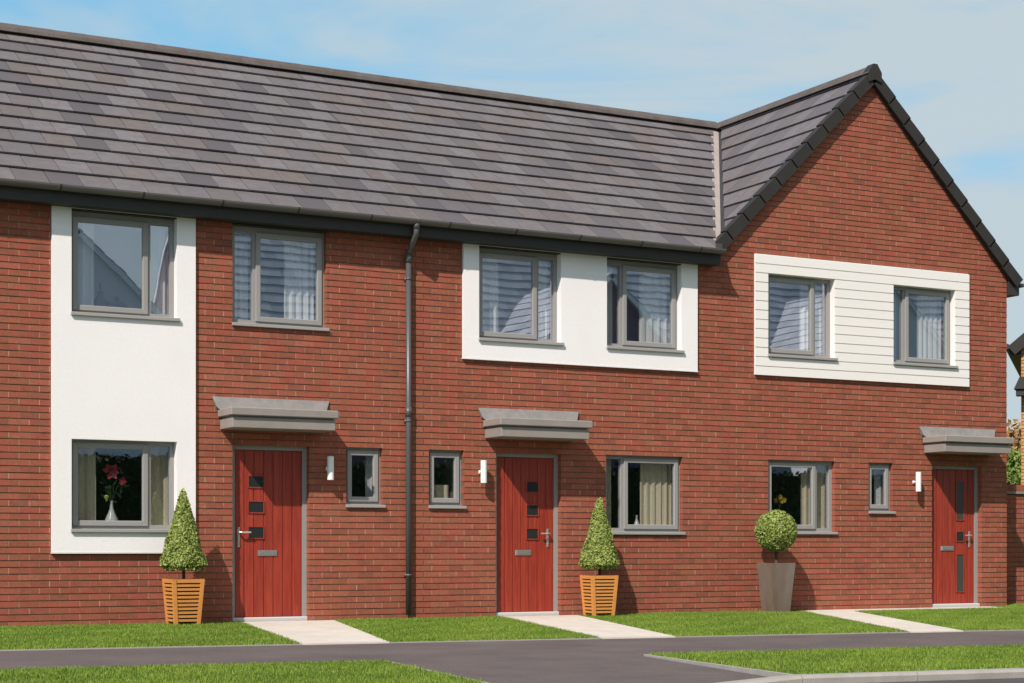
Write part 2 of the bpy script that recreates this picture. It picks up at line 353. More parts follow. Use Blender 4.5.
# key dimensions of the terrace (metres)
XL, X12, X23, XR = -9.0, -1.44, 3.20, 8.43          # party walls
EV_Y, EV_Z = -0.31, 4.865                            # eaves line of the tile plane
RD_Y, RD_Z = 3.80, 7.68                              # main ridge
AP_X = 5.82; G_HALF = 2.80; G_Y = -0.06              # gable ridge, half width, verge plane
mp_s = (RD_Z-EV_Z)/(RD_Y-EV_Y); m_len = math.hypot(RD_Z-EV_Z, RD_Y-EV_Y); m_ang = math.atan(mp_s)
G_FZ = 4.885; g_ang = math.atan((RD_Z-G_FZ)/G_HALF); g_len = math.hypot(RD_Z-G_FZ, G_HALF)
def main_fn(u, v, h): return (u, EV_Y + v*math.cos(m_ang) - h*math.sin(m_ang), EV_Z + v*math.sin(m_ang) + h*math.cos(m_ang))
def back_fn(u, v, h): return (u, 2*RD_Y-EV_Y - v*math.cos(m_ang) + h*math.sin(m_ang), EV_Z + v*math.sin(m_ang) + h*math.cos(m_ang))
def gl_fn(u, v, h): return (AP_X-G_HALF + v*math.cos(g_ang) - h*math.sin(g_ang), u, G_FZ + v*math.sin(g_ang) + h*math.cos(g_ang))
def gr_fn(u, v, h): return (AP_X+G_HALF - v*math.cos(g_ang) + h*math.sin(g_ang), u, G_FZ + v*math.sin(g_ang) + h*math.cos(g_ang))
# valley runs in plan from (3.02,-0.30) to (5.82,3.80)
VX0 = AP_X-G_HALF
def valley_x(y): return VX0 + (y-EV_Y)/(RD_Y-EV_Y)*(AP_X-VX0)

houses = {}
GRP = 'red brick terraced houses'
houses[1] = thing('brick_house', ((XL+X12)/2, 3.8, 0), 'red brick terraced house at the left with a tall white panel round stacked windows', 'house', GRP)
houses[2] = thing('brick_house', ((X12+X23)/2, 3.8, 0), 'middle red brick terraced house with a wide white rendered panel under its eaves', 'house', GRP)
houses[3] = thing('brick_house', ((X23+XR)/2, 3.8, 0), 'gabled red brick end house with white horizontal boards round its upper windows', 'house', GRP)
ROOFZ = 4.74
UZ0, UZ1, LZ0, LZ1 = 3.50, 4.698, 1.065, 2.11
WIN = {1: [(-5.62,-4.405,UZ0,UZ1,'A',-0.04), (-3.72,-2.54,UZ0,UZ1,'B',0), (-5.62,-4.405,LZ0,LZ1,'A',-0.04), (-2.28,-1.80,1.38,2.11,'S',0)],
       2: [(-0.49,0.70,UZ0,UZ1,'A',-0.04), (1.39,2.56,UZ0,UZ1,'B',-0.04), (1.40,2.60,LZ0,LZ1,'B',0), (-1.17,-0.69,1.38,2.11,'S',0)],
       3: [(3.99,5.15,3.53,4.68,'A',-0.04), (6.21,7.38,3.53,4.68,'B',-0.04), (4.02,5.18,1.08,2.11,'A',0), (5.79,6.23,1.38,2.11,'S',0)]}
DOOR = {1: (-3.72,-2.76), 2: (-0.23,0.72), 3: (6.97,7.93)}
PANEL = {1: (-5.84,-4.18,0.835,4.74), 2: (-0.71,2.82,3.27,4.74), 3: (3.78,7.65,3.27,4.94)}
SPAN = {1: (XL,X12), 2: (X12,X23), 3: (X23,XR)}

def window(h, spec, light):
    x0, x1, zb, zt, kind, fy = spec
    H = houses[h]
    z0 = zb+0.035; yf = 0.07; yb = 0.15; t = 0.05
    f = MB()
    f.box(x0, x0+t, yf, yb, z0, zt); f.box(x1-t, x1, yf, yb, z0, zt)
    th = 0.085 if zt == UZ1 else t
    f.box(x0+t, x1-t, yf, yb, zt-th, zt)
    if zt == UZ1: f.box(x0+0.003, x1-0.003, -0.035, 0.069, 4.686, 4.697, 1)  # dark strip stands in for the shade of the window head recess
    f.box(x0+t, x1-t, yf, yb, z0, z0+t)
    lights = []
    if kind == 'S': lights = [(x0+t, x1-t, True)]
    else:
        xm = x0 + (x1-x0)*(0.75 if kind == 'A' else 0.25)
        f.box(xm-0.025, xm+0.025, yf+0.002, yb, z0+t, zt-th)
        lights = [(x0+t, xm-0.025, kind == 'A'), (xm+0.025, x1-t, kind == 'B')]
    F = f.build('window', [M['frame'], M['dark']], H, light)
    for a, b, op in lights:
        if op:
            s = MB(); w_ = 0.062; A, B, Z0, Z1 = a-0.016, b+0.016, z0+t-0.016, zt-th+0.016
            s.box(A, A+w_, yf-0.022, yf+0.04, Z0, Z1, bev=0.006); s.box(B-w_, B, yf-0.022, yf+0.04, Z0, Z1, bev=0.006)
            s.box(A+w_-0.003, B-w_+0.003, yf-0.0215, yf+0.04, Z1-w_, Z1, bev=0.006); s.box(A+w_-0.003, B-w_+0.003, yf-0.0215, yf+0.04, Z0, Z0+w_, bev=0.006)
            s.build('sash', M['frame'], F)
            MB().box(A+w_-0.008, B-w_+0.008, yf+0.003, yf+0.011, Z0+w_-0.008, Z1-w_+0.008).build('pane', M['glass'], F)
        else:
            MB().box(a-0.006, b+0.006, yf+0.030, yf+0.038, z0+t-0.006, zt-th+0.006).build('pane', M['glass'], F)
    s = MB(); s.box(x0+0.002, x1-0.002, -0.02+fy*0, yf+0.06, zb+0.002, z0-0.001)
    s.box(x0-0.012, x1+0.03, fy-0.035, fy-0.004, zb-0.004, z0-0.001, bev=0.004); s.box(x0+0.002, x1-0.002, fy-0.006, -0.018, zb+0.003, z0-0.002)
    s.build('sill', M['sill'], F)
    MB().box(x0-0.06, x1+0.06, yb+0.003, 0.42, z0-0.02, z0+0.045).build('window_board', M['white_metal'], F)

WL = {1: ['upper window set in the white rendered panel', 'upper window in the brickwork above the porch', 'ground floor window in the white rendered panel', 'small window beside the wall lamp'],
      2: ['upper window at the left of the white panel', 'upper window at the right of the white panel', 'wide ground floor window right of the door', 'small window between the downpipe and wall lamp'],
      3: ['upper window at the left of the white boards', 'upper window at the right of the white boards', 'wide ground floor window behind the ball topiary', 'small narrow window left of the wall lamp']}
gp = [(-math.sin(g_ang), math.cos(g_ang), -math.sin(g_ang)*(AP_X-G_HALF)+math.cos(g_ang)*G_FZ - 0.03),
      (math.sin(g_ang), math.cos(g_ang), math.sin(g_ang)*(AP_X+G_HALF)+math.cos(g_ang)*G_FZ - 0.03)]
for h in (1, 2, 3):
    H = houses[h]; a, b = SPAN[h]
    ops = [w_[:4] for w_ in WIN[h]] + [(*DOOR[h], -0.2, 2.10)] 
    P = PANEL[h]
    bops = [o for o in ops if not (P[0] < (o[0]+o[1])/2 < P[1] and P[2] < (o[2]+o[3])/2 < P[3])] + [P]
    mb = MB()
    ztop = ROOFZ if h < 3 else RD_Z
    bricks(mb, a, b, 0.0, ztop, bops, gp if h == 3 else ())
    zt = ROOFZ
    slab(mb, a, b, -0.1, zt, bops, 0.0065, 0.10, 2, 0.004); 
    # inner leaf
    slab(mb, a+0.001, b-0.001, -0.1, zt, ops, 0.1505, 0.30, 1, 0.0)
    if h == 3:
        poly = clip([(a,zt),(b,zt),(b,RD_Z),(a,RD_Z)], gp)
        mb.prism(poly, lambda u, v, hh: (u, 0.0065-hh, v), -0.29, 0.0, 2)
    # back and end walls
    if h == 1: bricks(mb, 0.0, 7.6, 0, ROOFZ, [], fn=lambda u, v, hh: (XL+0.11+ (-hh) - 0.0, u, v), depth=0.1)
    mb.box(a, b, 7.3, 7.6, -0.1, ROOFZ, 1)
    mb.box(a+0.003, a+0.103, 0.302, 7.3, -0.1, ROOFZ, 1); mb.box(b-0.103, b-0.003, 0.302, 7.3, -0.1, ROOFZ, 1)
    if h == 3: bricks(mb, 0.112, 7.6, 0, ROOFZ, [], fn=lambda u, v, hh: (XR - 0.1065 + 0.1065*1 + hh, u, v), depth=0.1)
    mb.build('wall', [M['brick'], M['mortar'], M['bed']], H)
    # rooms (one mesh of inner linings)
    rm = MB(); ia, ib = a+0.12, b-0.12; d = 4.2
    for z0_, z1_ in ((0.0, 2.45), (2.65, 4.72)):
        dd = 1.1 if z0_ > 1 else d  # upper back wall set close to the glass to catch more light
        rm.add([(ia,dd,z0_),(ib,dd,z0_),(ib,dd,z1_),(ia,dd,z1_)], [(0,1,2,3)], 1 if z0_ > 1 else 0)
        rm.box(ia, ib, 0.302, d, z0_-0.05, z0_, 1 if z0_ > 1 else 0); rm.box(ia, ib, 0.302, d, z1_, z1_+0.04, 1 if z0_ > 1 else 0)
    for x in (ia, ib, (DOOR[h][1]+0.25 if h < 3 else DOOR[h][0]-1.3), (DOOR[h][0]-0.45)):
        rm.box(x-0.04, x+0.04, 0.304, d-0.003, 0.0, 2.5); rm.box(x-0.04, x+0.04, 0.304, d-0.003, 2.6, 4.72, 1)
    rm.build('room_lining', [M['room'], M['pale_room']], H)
    # white panel
    pops = [w_[:4] for w_ in WIN[h] if w_[5] < 0]
    if h < 3:
        pm = MB(); slab(pm, P[0]+0.001, P[1]-0.001, P[2]+0.001, P[3], pops, -0.04, 0.15)
        pm.box(P[0]-0.006, P[1]+0.006, -0.046, -0.002, P[2]-0.012, P[2]-0.001)
        pm.build('render_panel', M['render'], H)
    else:
        pm = MB(); slab(pm, P[0]+0.002, P[1]-0.002, P[2]+0.002, P[3]-0.002, pops, -0.024, 0.15, 1)
        n = 13; pit = (P[3]-P[2])/n
        for i in range(n):
            za, zb2 = P[2]+i*pit, P[2]+(i+1)*pit-0.012
            iv_cuts = sorted({za, zb2} | {z for o in pops for z in (o[2], o[3]) if za+0.002 < z < zb2-0.002})
            for c in range(len(iv_cuts)-1):
                ca, cb = iv_cuts[c], iv_cuts[c+1]; iv = [(P[0], P[1])]
                for o in pops:
                    if o[2] < cb-0.001 and o[3] > ca+0.001: iv = subtract(iv, o[0], o[1])
                for p, q in iv: pm.box(p, q, -0.042, -0.0245, ca, cb, 0)
        pm.build('board_cladding', [M['board'], M['board']], H)
    for sp, lb in zip(WIN[h], WL[h]): window(h, sp, lb)
    # ---- door
    x0, x1 = DOOR[h]; jt = 0.055; yd = 0.10
    fr = MB(); fr.box(x0, x0+jt, 0.085, 0.16, 0.03, 2.10); fr.box(x1-jt, x1, 0.085, 0.16, 0.03, 2.10); fr.box(x0+jt, x1-jt, 0.085, 0.16, 2.05, 2.10)
    fr.build('door_frame', M['frame'], H)
    dl = MB(); lx0, lx1 = x0+jt+0.003, x1-jt-0.003; n = 7; pw = (lx1-lx0)/n
    dl.box(lx0, lx1, yd+0.010, yd+0.044, 0.065, 2.047)
    for i in range(n): dl.box(lx0+i*pw+0.0055, lx0+(i+1)*pw-0.0055, yd, yd+0.012, 0.066, 2.046, bev=0.003)
    D = dl.build('door', M['door'], H, 'red boarded door with ' + ('three small square panes and the handle at its left' if h == 1 else 'three small square panes and the handle at its right' if h == 2 else 'two tall panes and a square one'))
    if h == 1: pan = [(-3.50,-3.29,1.595,1.75),(-3.50,-3.29,1.295,1.447),(-3.50,-3.29,0.99,1.145)]; lp = (-3.376,-3.132,0.79,0.86); hx, dr = -3.615, 1
    if h == 2: pan = [(0.255,0.445,1.595,1.75),(0.255,0.445,1.295,1.447),(0.255,0.445,0.99,1.145)]; lp = (0.097,0.331,0.79,0.86); hx, dr = 0.578, -1
    if h == 3: pan = [(7.51,7.675,1.29,1.89),(7.51,7.675,0.975,1.135),(7.51,7.675,0.225,0.80)]; lp = (7.22,7.468,0.845,0.914); hx, dr = 7.775, -1
    for p in pan:
        g = MB(); g.box(p[0]+0.010, p[1]-0.012, yd-0.004, yd-0.001, p[2]+0.012, p[3]-0.012, 1)
        e = 0.014
        g.box(p[0], p[0]+e, yd-0.012, yd-0.0005, p[2], p[3], 0, bev=0.003); g.box(p[1]-e, p[1], yd-0.012, yd-0.0005, p[2], p[3], 0, bev=0.003)
        g.box(p[0]+e, p[1]-e, yd-0.0115, yd-0.0005, p[2], p[2]+e, 0); g.box(p[0]+e, p[1]-e, yd-0.0115, yd-0.0005, p[3]-e, p[3], 0)
        g.build('door_glass', [M['door'], M['greyglass'] if p[3]-p[2] > 0.3 else M['darkglass']], D)
    l = MB(); l.box(lp[0], lp[1], yd-0.012, yd-0.0006, lp[2], lp[3], bev=0.004); l.box(lp[0]+0.02, lp[1]-0.02, yd-0.018, yd-0.0115, lp[2]+0.015, lp[3]-0.012, bev=0.002)
    l.build('letter_plate', M['metal'], D)
    k = MB(); k.box(hx-0.017, hx+0.017, yd-0.012, yd-0.0006, 0.895, 1.135, bev=0.004)
    k.tube([(hx,yd-0.01,1.07),(hx,yd-0.055,1.07),(hx+dr*0.02,yd-0.062,1.07),(hx+dr*0.135,yd-0.06,1.07)], 0.011, 8)
    k.lathe([(0.011,-0.004),(0.011,0.004)], hx, yd-0.014, 0.94, 10)
    k.build('handle', M['metal'], D)
    MB().box(x0+0.004, x1-0.004, 0.03, 0.15, 0.0, 0.062, bev=0.008).build('threshold', M['metal_matte'], H)
    # ---- porch canopy
    c = 0.5*(x0+x1); ca, cb = c-0.635, c+0.635
    m1 = MB(); m1.box(ca, cb, -0.45, -0.001, 2.27, 2.395, bev=0.006); m1.box(ca+0.02, cb-0.02, -0.43, -0.001, 2.394, 2.412)
    m1.box(ca-0.03, cb+0.03, -0.49, -0.0015, 2.410, 2.505, bev=0.01)
    cn = m1.build('porch_canopy', M['canopy'], H)
    fl = MB(); ft = [(c-0.735, 2.655), (c+0.735, 2.655), (c+0.64, 2.50), (c-0.66, 2.50)]
    vs_ = [(c-0.735,-0.012,2.655),(c+0.735,-0.012,2.655),(c+0.68,-0.06,2.53),(c+0.65,-0.07,2.506),(c-0.67,-0.07,2.506),(c-0.69,-0.06,2.53)]
    fl.add(vs_ + [(x, 0.0-0.0012, z) for x, y, z in vs_], [(5,4,3,2,1,0),(6,7,8,9,10,11)]+[(i,(i+1)%6,(i+1)%6+6,i+6) for i in range(6)])
    fl.build('flashing', M['lead'], cn)
    # ---- wall lamp
    lx = {1: -2.53, 2: -0.462, 3: 6.613}[h]
    br = MB(); br.box(lx-0.02, lx+0.02, -0.016, -0.0012, 1.82, 1.866, bev=0.005); br.tube([(lx,-0.02,1.843),(lx,-0.075,1.843)], 0.014, 10)
    tb = MB(); tb.lathe([(0.036,0),(0.040,0.004),(0.040,0.126),(0.041,0.13),(0.041,0.155),(0.040,0.159),(0.040,0.281),(0.036,0.285)], lx, -0.112, 1.70, 20)
    T = tb.build('wall_lamp', M['white_metal'], H, smooth=False); br.build('bracket', M['white_metal'], T)

# ------------------------------------------------------------------ roofs, gutters
uvv = lambda y: (y-EV_Y)/math.cos(m_ang)
# valley as a half plane in (u,v) of the main roof: keep u <= valley_x - gap
k = (AP_X-VX0)/m_len
gap = 0.105
vp_main = (1.0, -k, VX0-gap)
for h, (ua, ub), pl in ((1, (XL-0.06, X12), ()), (2, (X12, 6.2), (vp_main,))):
    mb = MB(); tiles(mb, main_fn, ua, ub, m_len-0.03, 0.383, pl, seed=h)
    # felt/underlay and rear slope
    bot = clip([(ua,0.02),(ub,0.02),(ub,m_len),(ua,m_len)], [(1.0, -k, VX0+0.02)] if h == 2 else ())
    mb.prism(bot, main_fn, -0.06, -0.002, 1)
    mb2 = MB(); ub2 = ub if h == 1 else 3.2
    tiles(mb, back_fn, ua, ub2, m_len-0.03, 0.383, (), seed=h+5)
    mb.prism([(ua,0.02),(ub2,0.02),(ub2,m_len),(ua,m_len)], back_fn, -0.06, -0.002, 1)
    R = mb.build('roof', [M['tile'], M['dark']], houses[h])
    rb = MB(); x = ua; xe = ub if h == 1 else AP_X-0.10
    while x < xe-0.02:
        e = min(x+0.455, xe); pr = []
        prof = [(-0.145,-0.070),(-0.125,-0.015),(-0.085,0.035),(-0.035,0.062),(0.035,0.062),(0.085,0.035),(0.125,-0.015),(0.145,-0.070)]
        s0 = 1.0; s1 = 0.96; vs_ = []
        for xx, sc in ((x, s1), (e+0.03, s0)):
            vs_ += [(xx, RD_Y+p*sc, RD_Z+0.050+q*sc) for p, q in prof]
        nprof = len(prof); rb.add(vs_, [(i, i+1, nprof+i+1, nprof+i) for i in range(nprof-1)]+[list(range(nprof))[::-1], list(range(nprof, 2*nprof))]+[(0, nprof, 2*nprof-1, nprof-1)])
        x += 0.455
    rb.build('ridge_tiles', M['ridge'], R)
    # fascia + soffit
    fb = X12 if h == 1 else 3.07
    fm = MB(); fm.box(XL if h == 1 else X12, fb, -0.22, -0.195, 4.70, 4.905); fm.box(XL if h == 1 else X12, fb-0.003, -0.196, -0.0005, 4.703, 4.722)
    if h == 2: fm.box(fb-0.02, fb-0.001, -0.196, -0.001, 4.7215, 4.90)
    fm.build('fascia', M['dark'], houses[h])
    ga, gb = (XL, X12-0.003) if h == 1 else (X12, 3.075)
    gm = MB(); ns = 10; vs_ = []; cy, cz = -0.285, 4.893; ro, ri = 0.062, 0.056
    for xx in (ga, gb):
        for rr in (ro, ri):
            vs_ += [(xx, cy+rr*math.cos(math.pi+math.pi*i/ns), cz+rr*math.sin(math.pi+math.pi*i/ns)) for i in range(ns+1)]
    q = ns+1; fs = []
    for i in range(ns):
        fs += [(i, i+1, 2*q+i+1, 2*q+i), (q+i+1, q+i, 3*q+i, 3*q+i+1), (i, q+i, q+i+1, i+1), (2*q+i+1, 3*q+i+1, 3*q+i, 2*q+i)]
    fs += [(0, 2*q, 3*q, q), (ns, q+ns, 3*q+ns, 2*q+ns)]
    gm.add(vs_, fs)
    for xx in (ga+0.0005, gb-0.0005):   # stop ends
        gm.add([(xx-0.004, y_, z_) for (_, y_, z_) in vs_[:q]]+[(xx+0.004, y_, z_) for (_, y_, z_) in vs_[:q]], [list(range(q)), list(range(2*q-1, q-1, -1))])
    x = ga+0.4
    while x < gb:
        vb = []
        for xx in (x-0.009, x+0.009):
            vb += [(xx, cy+0.066*math.cos(math.pi+math.pi*i/ns), cz+0.066*math.sin(math.pi+math.pi*i/ns)) for i in range(ns+1)]
        gm.add(vb, [(i, i+1, q+i+1, q+i) for i in range(ns)]+[list(range(q))[::-1], list(range(q, 2*q))], 1)
        gm.box(x-0.02, x+0.02, -0.23, -0.2201, 4.80, 4.86, 1)
        x += 0.93
    gm.build('gutter', [M['gutter'], M['dark']], houses[h], smooth=False)
# gabled roof
mb = MB(); uG0, uG1 = G_Y+0.03, 7.9
kk = g_len/(RD_Y-EV_Y)
# on the left slope keep y(u) such that x >= valley : v*cos(g) + VX0 >= valley_x(y)+gap  (only for y<RD_Y)
cg = math.cos(g_ang); slope = (AP_X-VX0)/(RD_Y-EV_Y)
tiles(mb, gl_fn, uG0, RD_Y+0.05, g_len-0.02, 0.385, [(slope, -cg, slope*EV_Y - 0.075)], seed=21)
tiles(mb, gr_fn, uG0, uG1, g_len-0.02, 0.385, (), seed=22)
mb.prism(clip([(uG0,0.02),(RD_Y+0.05,0.02),(RD_Y+0.05,g_len),(uG0,g_len)], [(slope, -cg, slope*EV_Y + 0.03)]), gl_fn, -0.06, -0.002, 1)
mb.prism([(uG0,0.02),(uG1,0.02),(uG1,g_len),(uG0,g_len)], gr_fn, -0.06, -0.002, 1)
tiles(mb, gl_fn, RD_Y+0.06, uG1, g_len-0.02, 0.385, [(0,-1,-0.05)], seed=23)
mb.prism([(RD_Y+0.06,0.02),(uG1,0.02),(uG1,g_len),(RD_Y+0.06,g_len)], gl_fn, -0.06, -0.002, 1)
R3 = mb.build('roof', [M['tile'], M['dark']], houses[3])
rb = MB(); y = G_Y-0.045
while y < 7.8:
    e = min(y+0.455, 7.9); prof = [(-0.15,-0.095),(-0.11,-0.03),(-0.045,0.058),(0.045,0.058),(0.11,-0.03),(0.15,-0.095)]; vs_ = []
    for yy, sc in ((y, 1.0), (e+0.03, 0.965)): vs_ += [(AP_X+p*sc*0.85, yy, RD_Z+0.05+q*sc*0.8) for p, q in prof]
    n_ = len(prof); rb.add(vs_, [(i+1, i, n_+i, n_+i+1) for i in range(n_-1)]+[list(range(n_)), list(range(2*n_-1, n_-1, -1)), (0, n_-1, 2*n_-1, n_)])
    y += 0.455
rb.build('ridge_tiles', M['ridge'], R3)
# verge units, stepped one per course
vg = MB()
for fn, sgn in ((gl_fn, 1), (gr_fn, -1)):
    nC = int(math.ceil(g_len/0.385))
    for i in range(nC):
        va = i*0.385-0.01; vb = min(va+0.385+0.02, g_len-0.02)
        lift = lambda u, v, va=va: 0.064 - 0.018*(v-va)/0.385
        low = lambda u, v, va=va: -0.105 - 0.014*(v-va)/0.385
        vg.prism([(G_Y-0.03,va),(G_Y+0.006,va),(G_Y+0.006,vb),(G_Y-0.03,vb)], fn, low, lift, 0)
        top0 = lambda u, v, va=va: 0.046 - 0.018*(v-va)/0.385
        vg.prism([(G_Y+0.0065,va),(G_Y+0.10,va),(G_Y+0.10,vb),(G_Y+0.0065,vb)], fn, top0, lift, 0)
    vg.prism([(G_Y+0.008,0.0),(0.005,0.0),(0.005,g_len-0.03),(G_Y+0.008,g_len-0.03)], fn, -0.10, -0.061, 0)
# apex cap
hexa = [(-0.115,-0.20),(-0.115,-0.055),(-0.035,0.062),(0.035,0.062),(0.115,-0.055),(0.115,-0.20),(0.0,-0.16)]
for half in ([0,1,2,6],[2,3,6],[3,4,5,6]):
    q_ = [(AP_X+hexa[i_][0], RD_Z+0.05+hexa[i_][1]) for i_ in half][::-1]
    vg.prism(q_, lambda u, v, hh: (u, hh, v), G_Y+0.085, G_Y-0.052, 0)
vg.build('verge', M['verge'], R3)
# boxed eaves end and gutter on the right
bx = MB(); bx.box(XR+0.008, XR+0.215, -0.035, 7.6, 4.685, 4.80); 
bx.prism([(XR+0.008,4.80),(XR+0.215,4.80),(XR+0.215,4.93),(XR+0.008,5.10)], lambda u, v, hh: (u, hh, v), 7.6, -0.035, 0)
bx.build('boxed_eaves', M['dark'], houses[3])
gm = MB(); vs_ = []; cx_, cz = XR+0.28, 4.875
for yy in (-0.03, 7.7):
    for rr in (0.062, 0.056): vs_ += [(cx_+rr*math.cos(math.pi+math.pi*i/8), yy, cz+rr*math.sin(math.pi+math.pi*i/8)) for i in range(9)]
fs = []
for i in range(8): fs += [(i+1, i, 18+i, 18+i+1), (9+i, 9+i+1, 27+i+1, 27+i), (i, i+1, 9+i+1, 9+i)]
gm.add(vs_, fs); gm.add(vs_[:9], [list(range(9))]); gm.build('gutter', M['gutter'], houses[3])
# valley lining
va = MB(); pts = []
for t in np.linspace(0.0, 1.0, 14):
    y = EV_Y+0.27 + t*(RD_Y-EV_Y-0.30); x = valley_x(y); z = EV_Z + (y-EV_Y)*mp_s
    pts.append((x, y, z))
vs_ = []
for (x, y, z) in pts:
    for du, hh in ((-0.13, 0.020), (-0.07, 0.012), (0.0, 0.010), (0.06, 0.012), (0.08, 0.030)):
        yy = y; xx = x+du
        zz = z + hh + (0.0 if du <= 0 else 0.0)
        vs_.append((xx, yy, zz))
fs = []
for i in range(len(pts)-1):
    for j in range(4): fs.append((i*5+j, i*5+j+1, i*5+5+j+1, i*5+5+j))
nv = len(vs_); vs2 = vs_+[(x, y, z-0.02) for x, y, z in vs_]
fs2 = fs+[tuple(nv+i for i in f[::-1]) for f in fs]+[(i, nv+i, nv+i+1, i+1) for i in range(4)]
va.add(vs2, fs2); va.build('valley_lining', M['valley'], houses[2])
# downpipe
dp = MB(); px = -1.475
dp.tube([(px+0.0,-0.285,4.85),(px,-0.285,4.74),(px,-0.275,4.71),(px,-0.20,4.645),(px,-0.10,4.555),(px,-0.062,4.525),(px,-0.055,4.49)], 0.034, 14)
dp.tube([(px,-0.055,4.52),(px,-0.055,4.40)], 0.041, 14); dp.tube([(px,-0.055,4.41),(px,-0.055,0.06)], 0.034, 14)
dp.tube([(px,-0.285,4.855),(px,-0.285,4.78)], 0.042, 14)
for z in (4.2, 2.45, 0.55):
    dp.tube([(px,-0.055,z-0.015),(px,-0.055,z+0.015)], 0.0365, 14); dp.box(px-0.038, px+0.038, -0.03, -0.0015, z-0.018, z+0.018)
dp.tube([(px,-0.055,2.62),(px,-0.055,2.5)], 0.040, 14)
dp.build('downpipe', M['pipe'], houses[1], smooth=True)

# ------------------------------------------------------------------ things in the windows
def curtain(x0, x1, z0, z1, label, mt, folds, y=0.185, amp=0.014):
    mb = MB(); n = max(8, folds*8); ph = random.random()*6
    row = []
    for i in range(n+1):
        t = i/n; row.append((x0+(x1-x0)*t, y+0.03+amp*math.sin(ph+t*folds*2*math.pi)+0.3*amp*math.sin(2.3*t*folds*6+ph)))
    vs_ = []
    for z in (z0, z1):
        s = 1.0
        vs_ += [(x, yy, z) for x, yy in row] + [(x, yy+0.006, z) for x, yy in row]
    q = n+1; fs = []
    for i in range(n):
        fs += [(i, i+1, 2*q+i+1, 2*q+i), (q+i+1, q+i, 3*q+i, 3*q+i+1), (i, q+i, q+i+1, i+1), (2*q+i, 2*q+i+1, 3*q+i+1, 3*q+i)]
    fs += [(0, 2*q, 3*q, q), (n, q+n, 3*q+n, 2*q+n)]
    mb.add(vs_, fs); return mb.build('curtain', mt, None, label, 'curtain', 'curtains hanging inside the windows', smooth=False)
up0, up1 = 3.585, 4.70; lo0, lo1 = 1.15, 2.20
CU = [(-5.50,-5.30,up0,up1,'white curtain at the left of the upper window in the tall white panel','net',2),
      (-4.72,-4.33,up0,up1,'white curtain at the right of the upper window in the tall white panel','net',4),
      (-3.66,-3.46,up0,up1,'white curtain at the left of the upper window above the leftmost door','net',2),
      (-3.00,-2.62,up0,up1,'white curtain at the right of the upper window above the leftmost door','net',4),
      (-0.38,-0.08,up0,up1,'white curtain at the left of the upper window above the middle door','net',3),
      (0.50,0.66,up0,up1,'pale curtain at the right of the upper window above the middle door','net',2),
      (1.50,1.62,up0,up1,'pale curtain strip at the left of the right upper window in the wide rendered panel','net',1),
      (2.06,2.55,up0,up1,'white curtain at the right of the right upper window in the wide rendered panel','net',4),
      (4.72,5.10,up0,up1,'pale curtain at the right of the left upper window in the white boards','net',4),
      (6.86,7.32,up0,up1,'white pleated curtain in the right upper window in the white boards','net',5),
      (-5.50,-5.28,lo0,lo1,'cream curtain left of the pink flowers in the ground floor window','curtain',2),
      (-4.72,-4.34,lo0,lo1,'cream curtain right of the pink flowers in the ground floor window','curtain',3),
      (1.48,1.60,lo0,lo1,'cream curtain strip at the left of the ground floor window by the middle door','curtain',1),
      (2.06,2.56,lo0,lo1,'cream pleated curtain at the right of the ground floor window by the middle door','curtain',5),
      (4.74,5.16,lo0,lo1,'cream curtain at the right of the window behind the ball topiary','curtain',4),
      (-2.24,-2.14,1.45,lo1,'thin pale curtain at the left of the small window by the leftmost door','net',1),
      (-1.94,-1.83,1.45,lo1,'thin pale curtain at the right of the small window by the leftmost door','net',1),
      (-1.10,-0.80,1.45,1.68,'short cream blind low in the small window right of the downpipe','curtain',2),
      (6.08,6.22,1.45,lo1,'thin pale curtain in the small window of the gabled house','net',1)]
for a, b, z0, z1, lb, mt, fo in CU: curtain(a, b, z0, z1, lb, M[mt], fo)

def blossom(mb, c, r, n=6, seed=0):
    rg = random.Random(seed); c = Vector(c)
    for i in range(n):
        t = 2*math.pi*i/n + rg.uniform(-.2,.2); d = Vector((math.cos(t), -0.35+rg.uniform(-.2,.2), math.sin(t)))
        p1 = c + d*r; side = d.cross(Vector((0,1,0))).normalized()*r*0.30; m_ = c + d*r*0.55 + Vector((0,-r*0.18,0))
        mb.add([c, m_-side, p1, m_+side, c+Vector((0,.01,0)), m_-side+Vector((0,.008,0)), p1+Vector((0,.004,0)), m_+side+Vector((0,.008,0))],
               [(0,1,2,3),(7,6,5,4),(0,4,5,1),(1,5,6,2),(2,6,7,3),(3,7,4,0)], 0, rg.random())
vprof = [(0.062,0),(0.070,0.01),(0.071,0.03),(0.060,0.07),(0.036,0.12),(0.020,0.165),(0.015,0.20),(0.017,0.238),(0.020,0.245)]
def vase(x, y, z, s, label, cat='vase'):
    t = thing('flower_vase', (x, y, z), label, cat); m_ = MB(); m_.lathe([(r*s, h_*s) for r, h_ in vprof], x, y, z, 20); m_.build('vase', M['ceramic'], t, smooth=True); return t
t = vase(-5.08, 0.28, 1.145, 1.15, 'white bottle vase of pink flowers in the ground floor window in the white panel')
st = MB(); b0 = Vector((-5.08,0.28,1.40))
for p in ((-5.11,0.27,1.76),(-4.97,0.26,1.66),(-5.14,0.26,1.44),(-5.02,0.28,1.72),(-5.20,0.28,1.70)):
    p = Vector(p); st.tube([b0, b0.lerp(p,0.5)+Vector((0.02*random.uniform(-1,1),0,0.05)), p], 0.004, 6)
for k in range(16):
    p = Vector((-5.08+random.uniform(-.16,.16), 0.28+random.uniform(-.05,.05), 1.44+random.uniform(0,.32))); d = Vector((random.uniform(-1,1),-0.3,random.uniform(-.3,1))).normalized()
    sd = d.cross(Vector((0,1,0))).normalized()*0.016
    st.add([p, p+d*.04-sd, p+d*.11, p+d*.04+sd], [(0,1,2,3)])
st.build('stems', M['stem'], t)
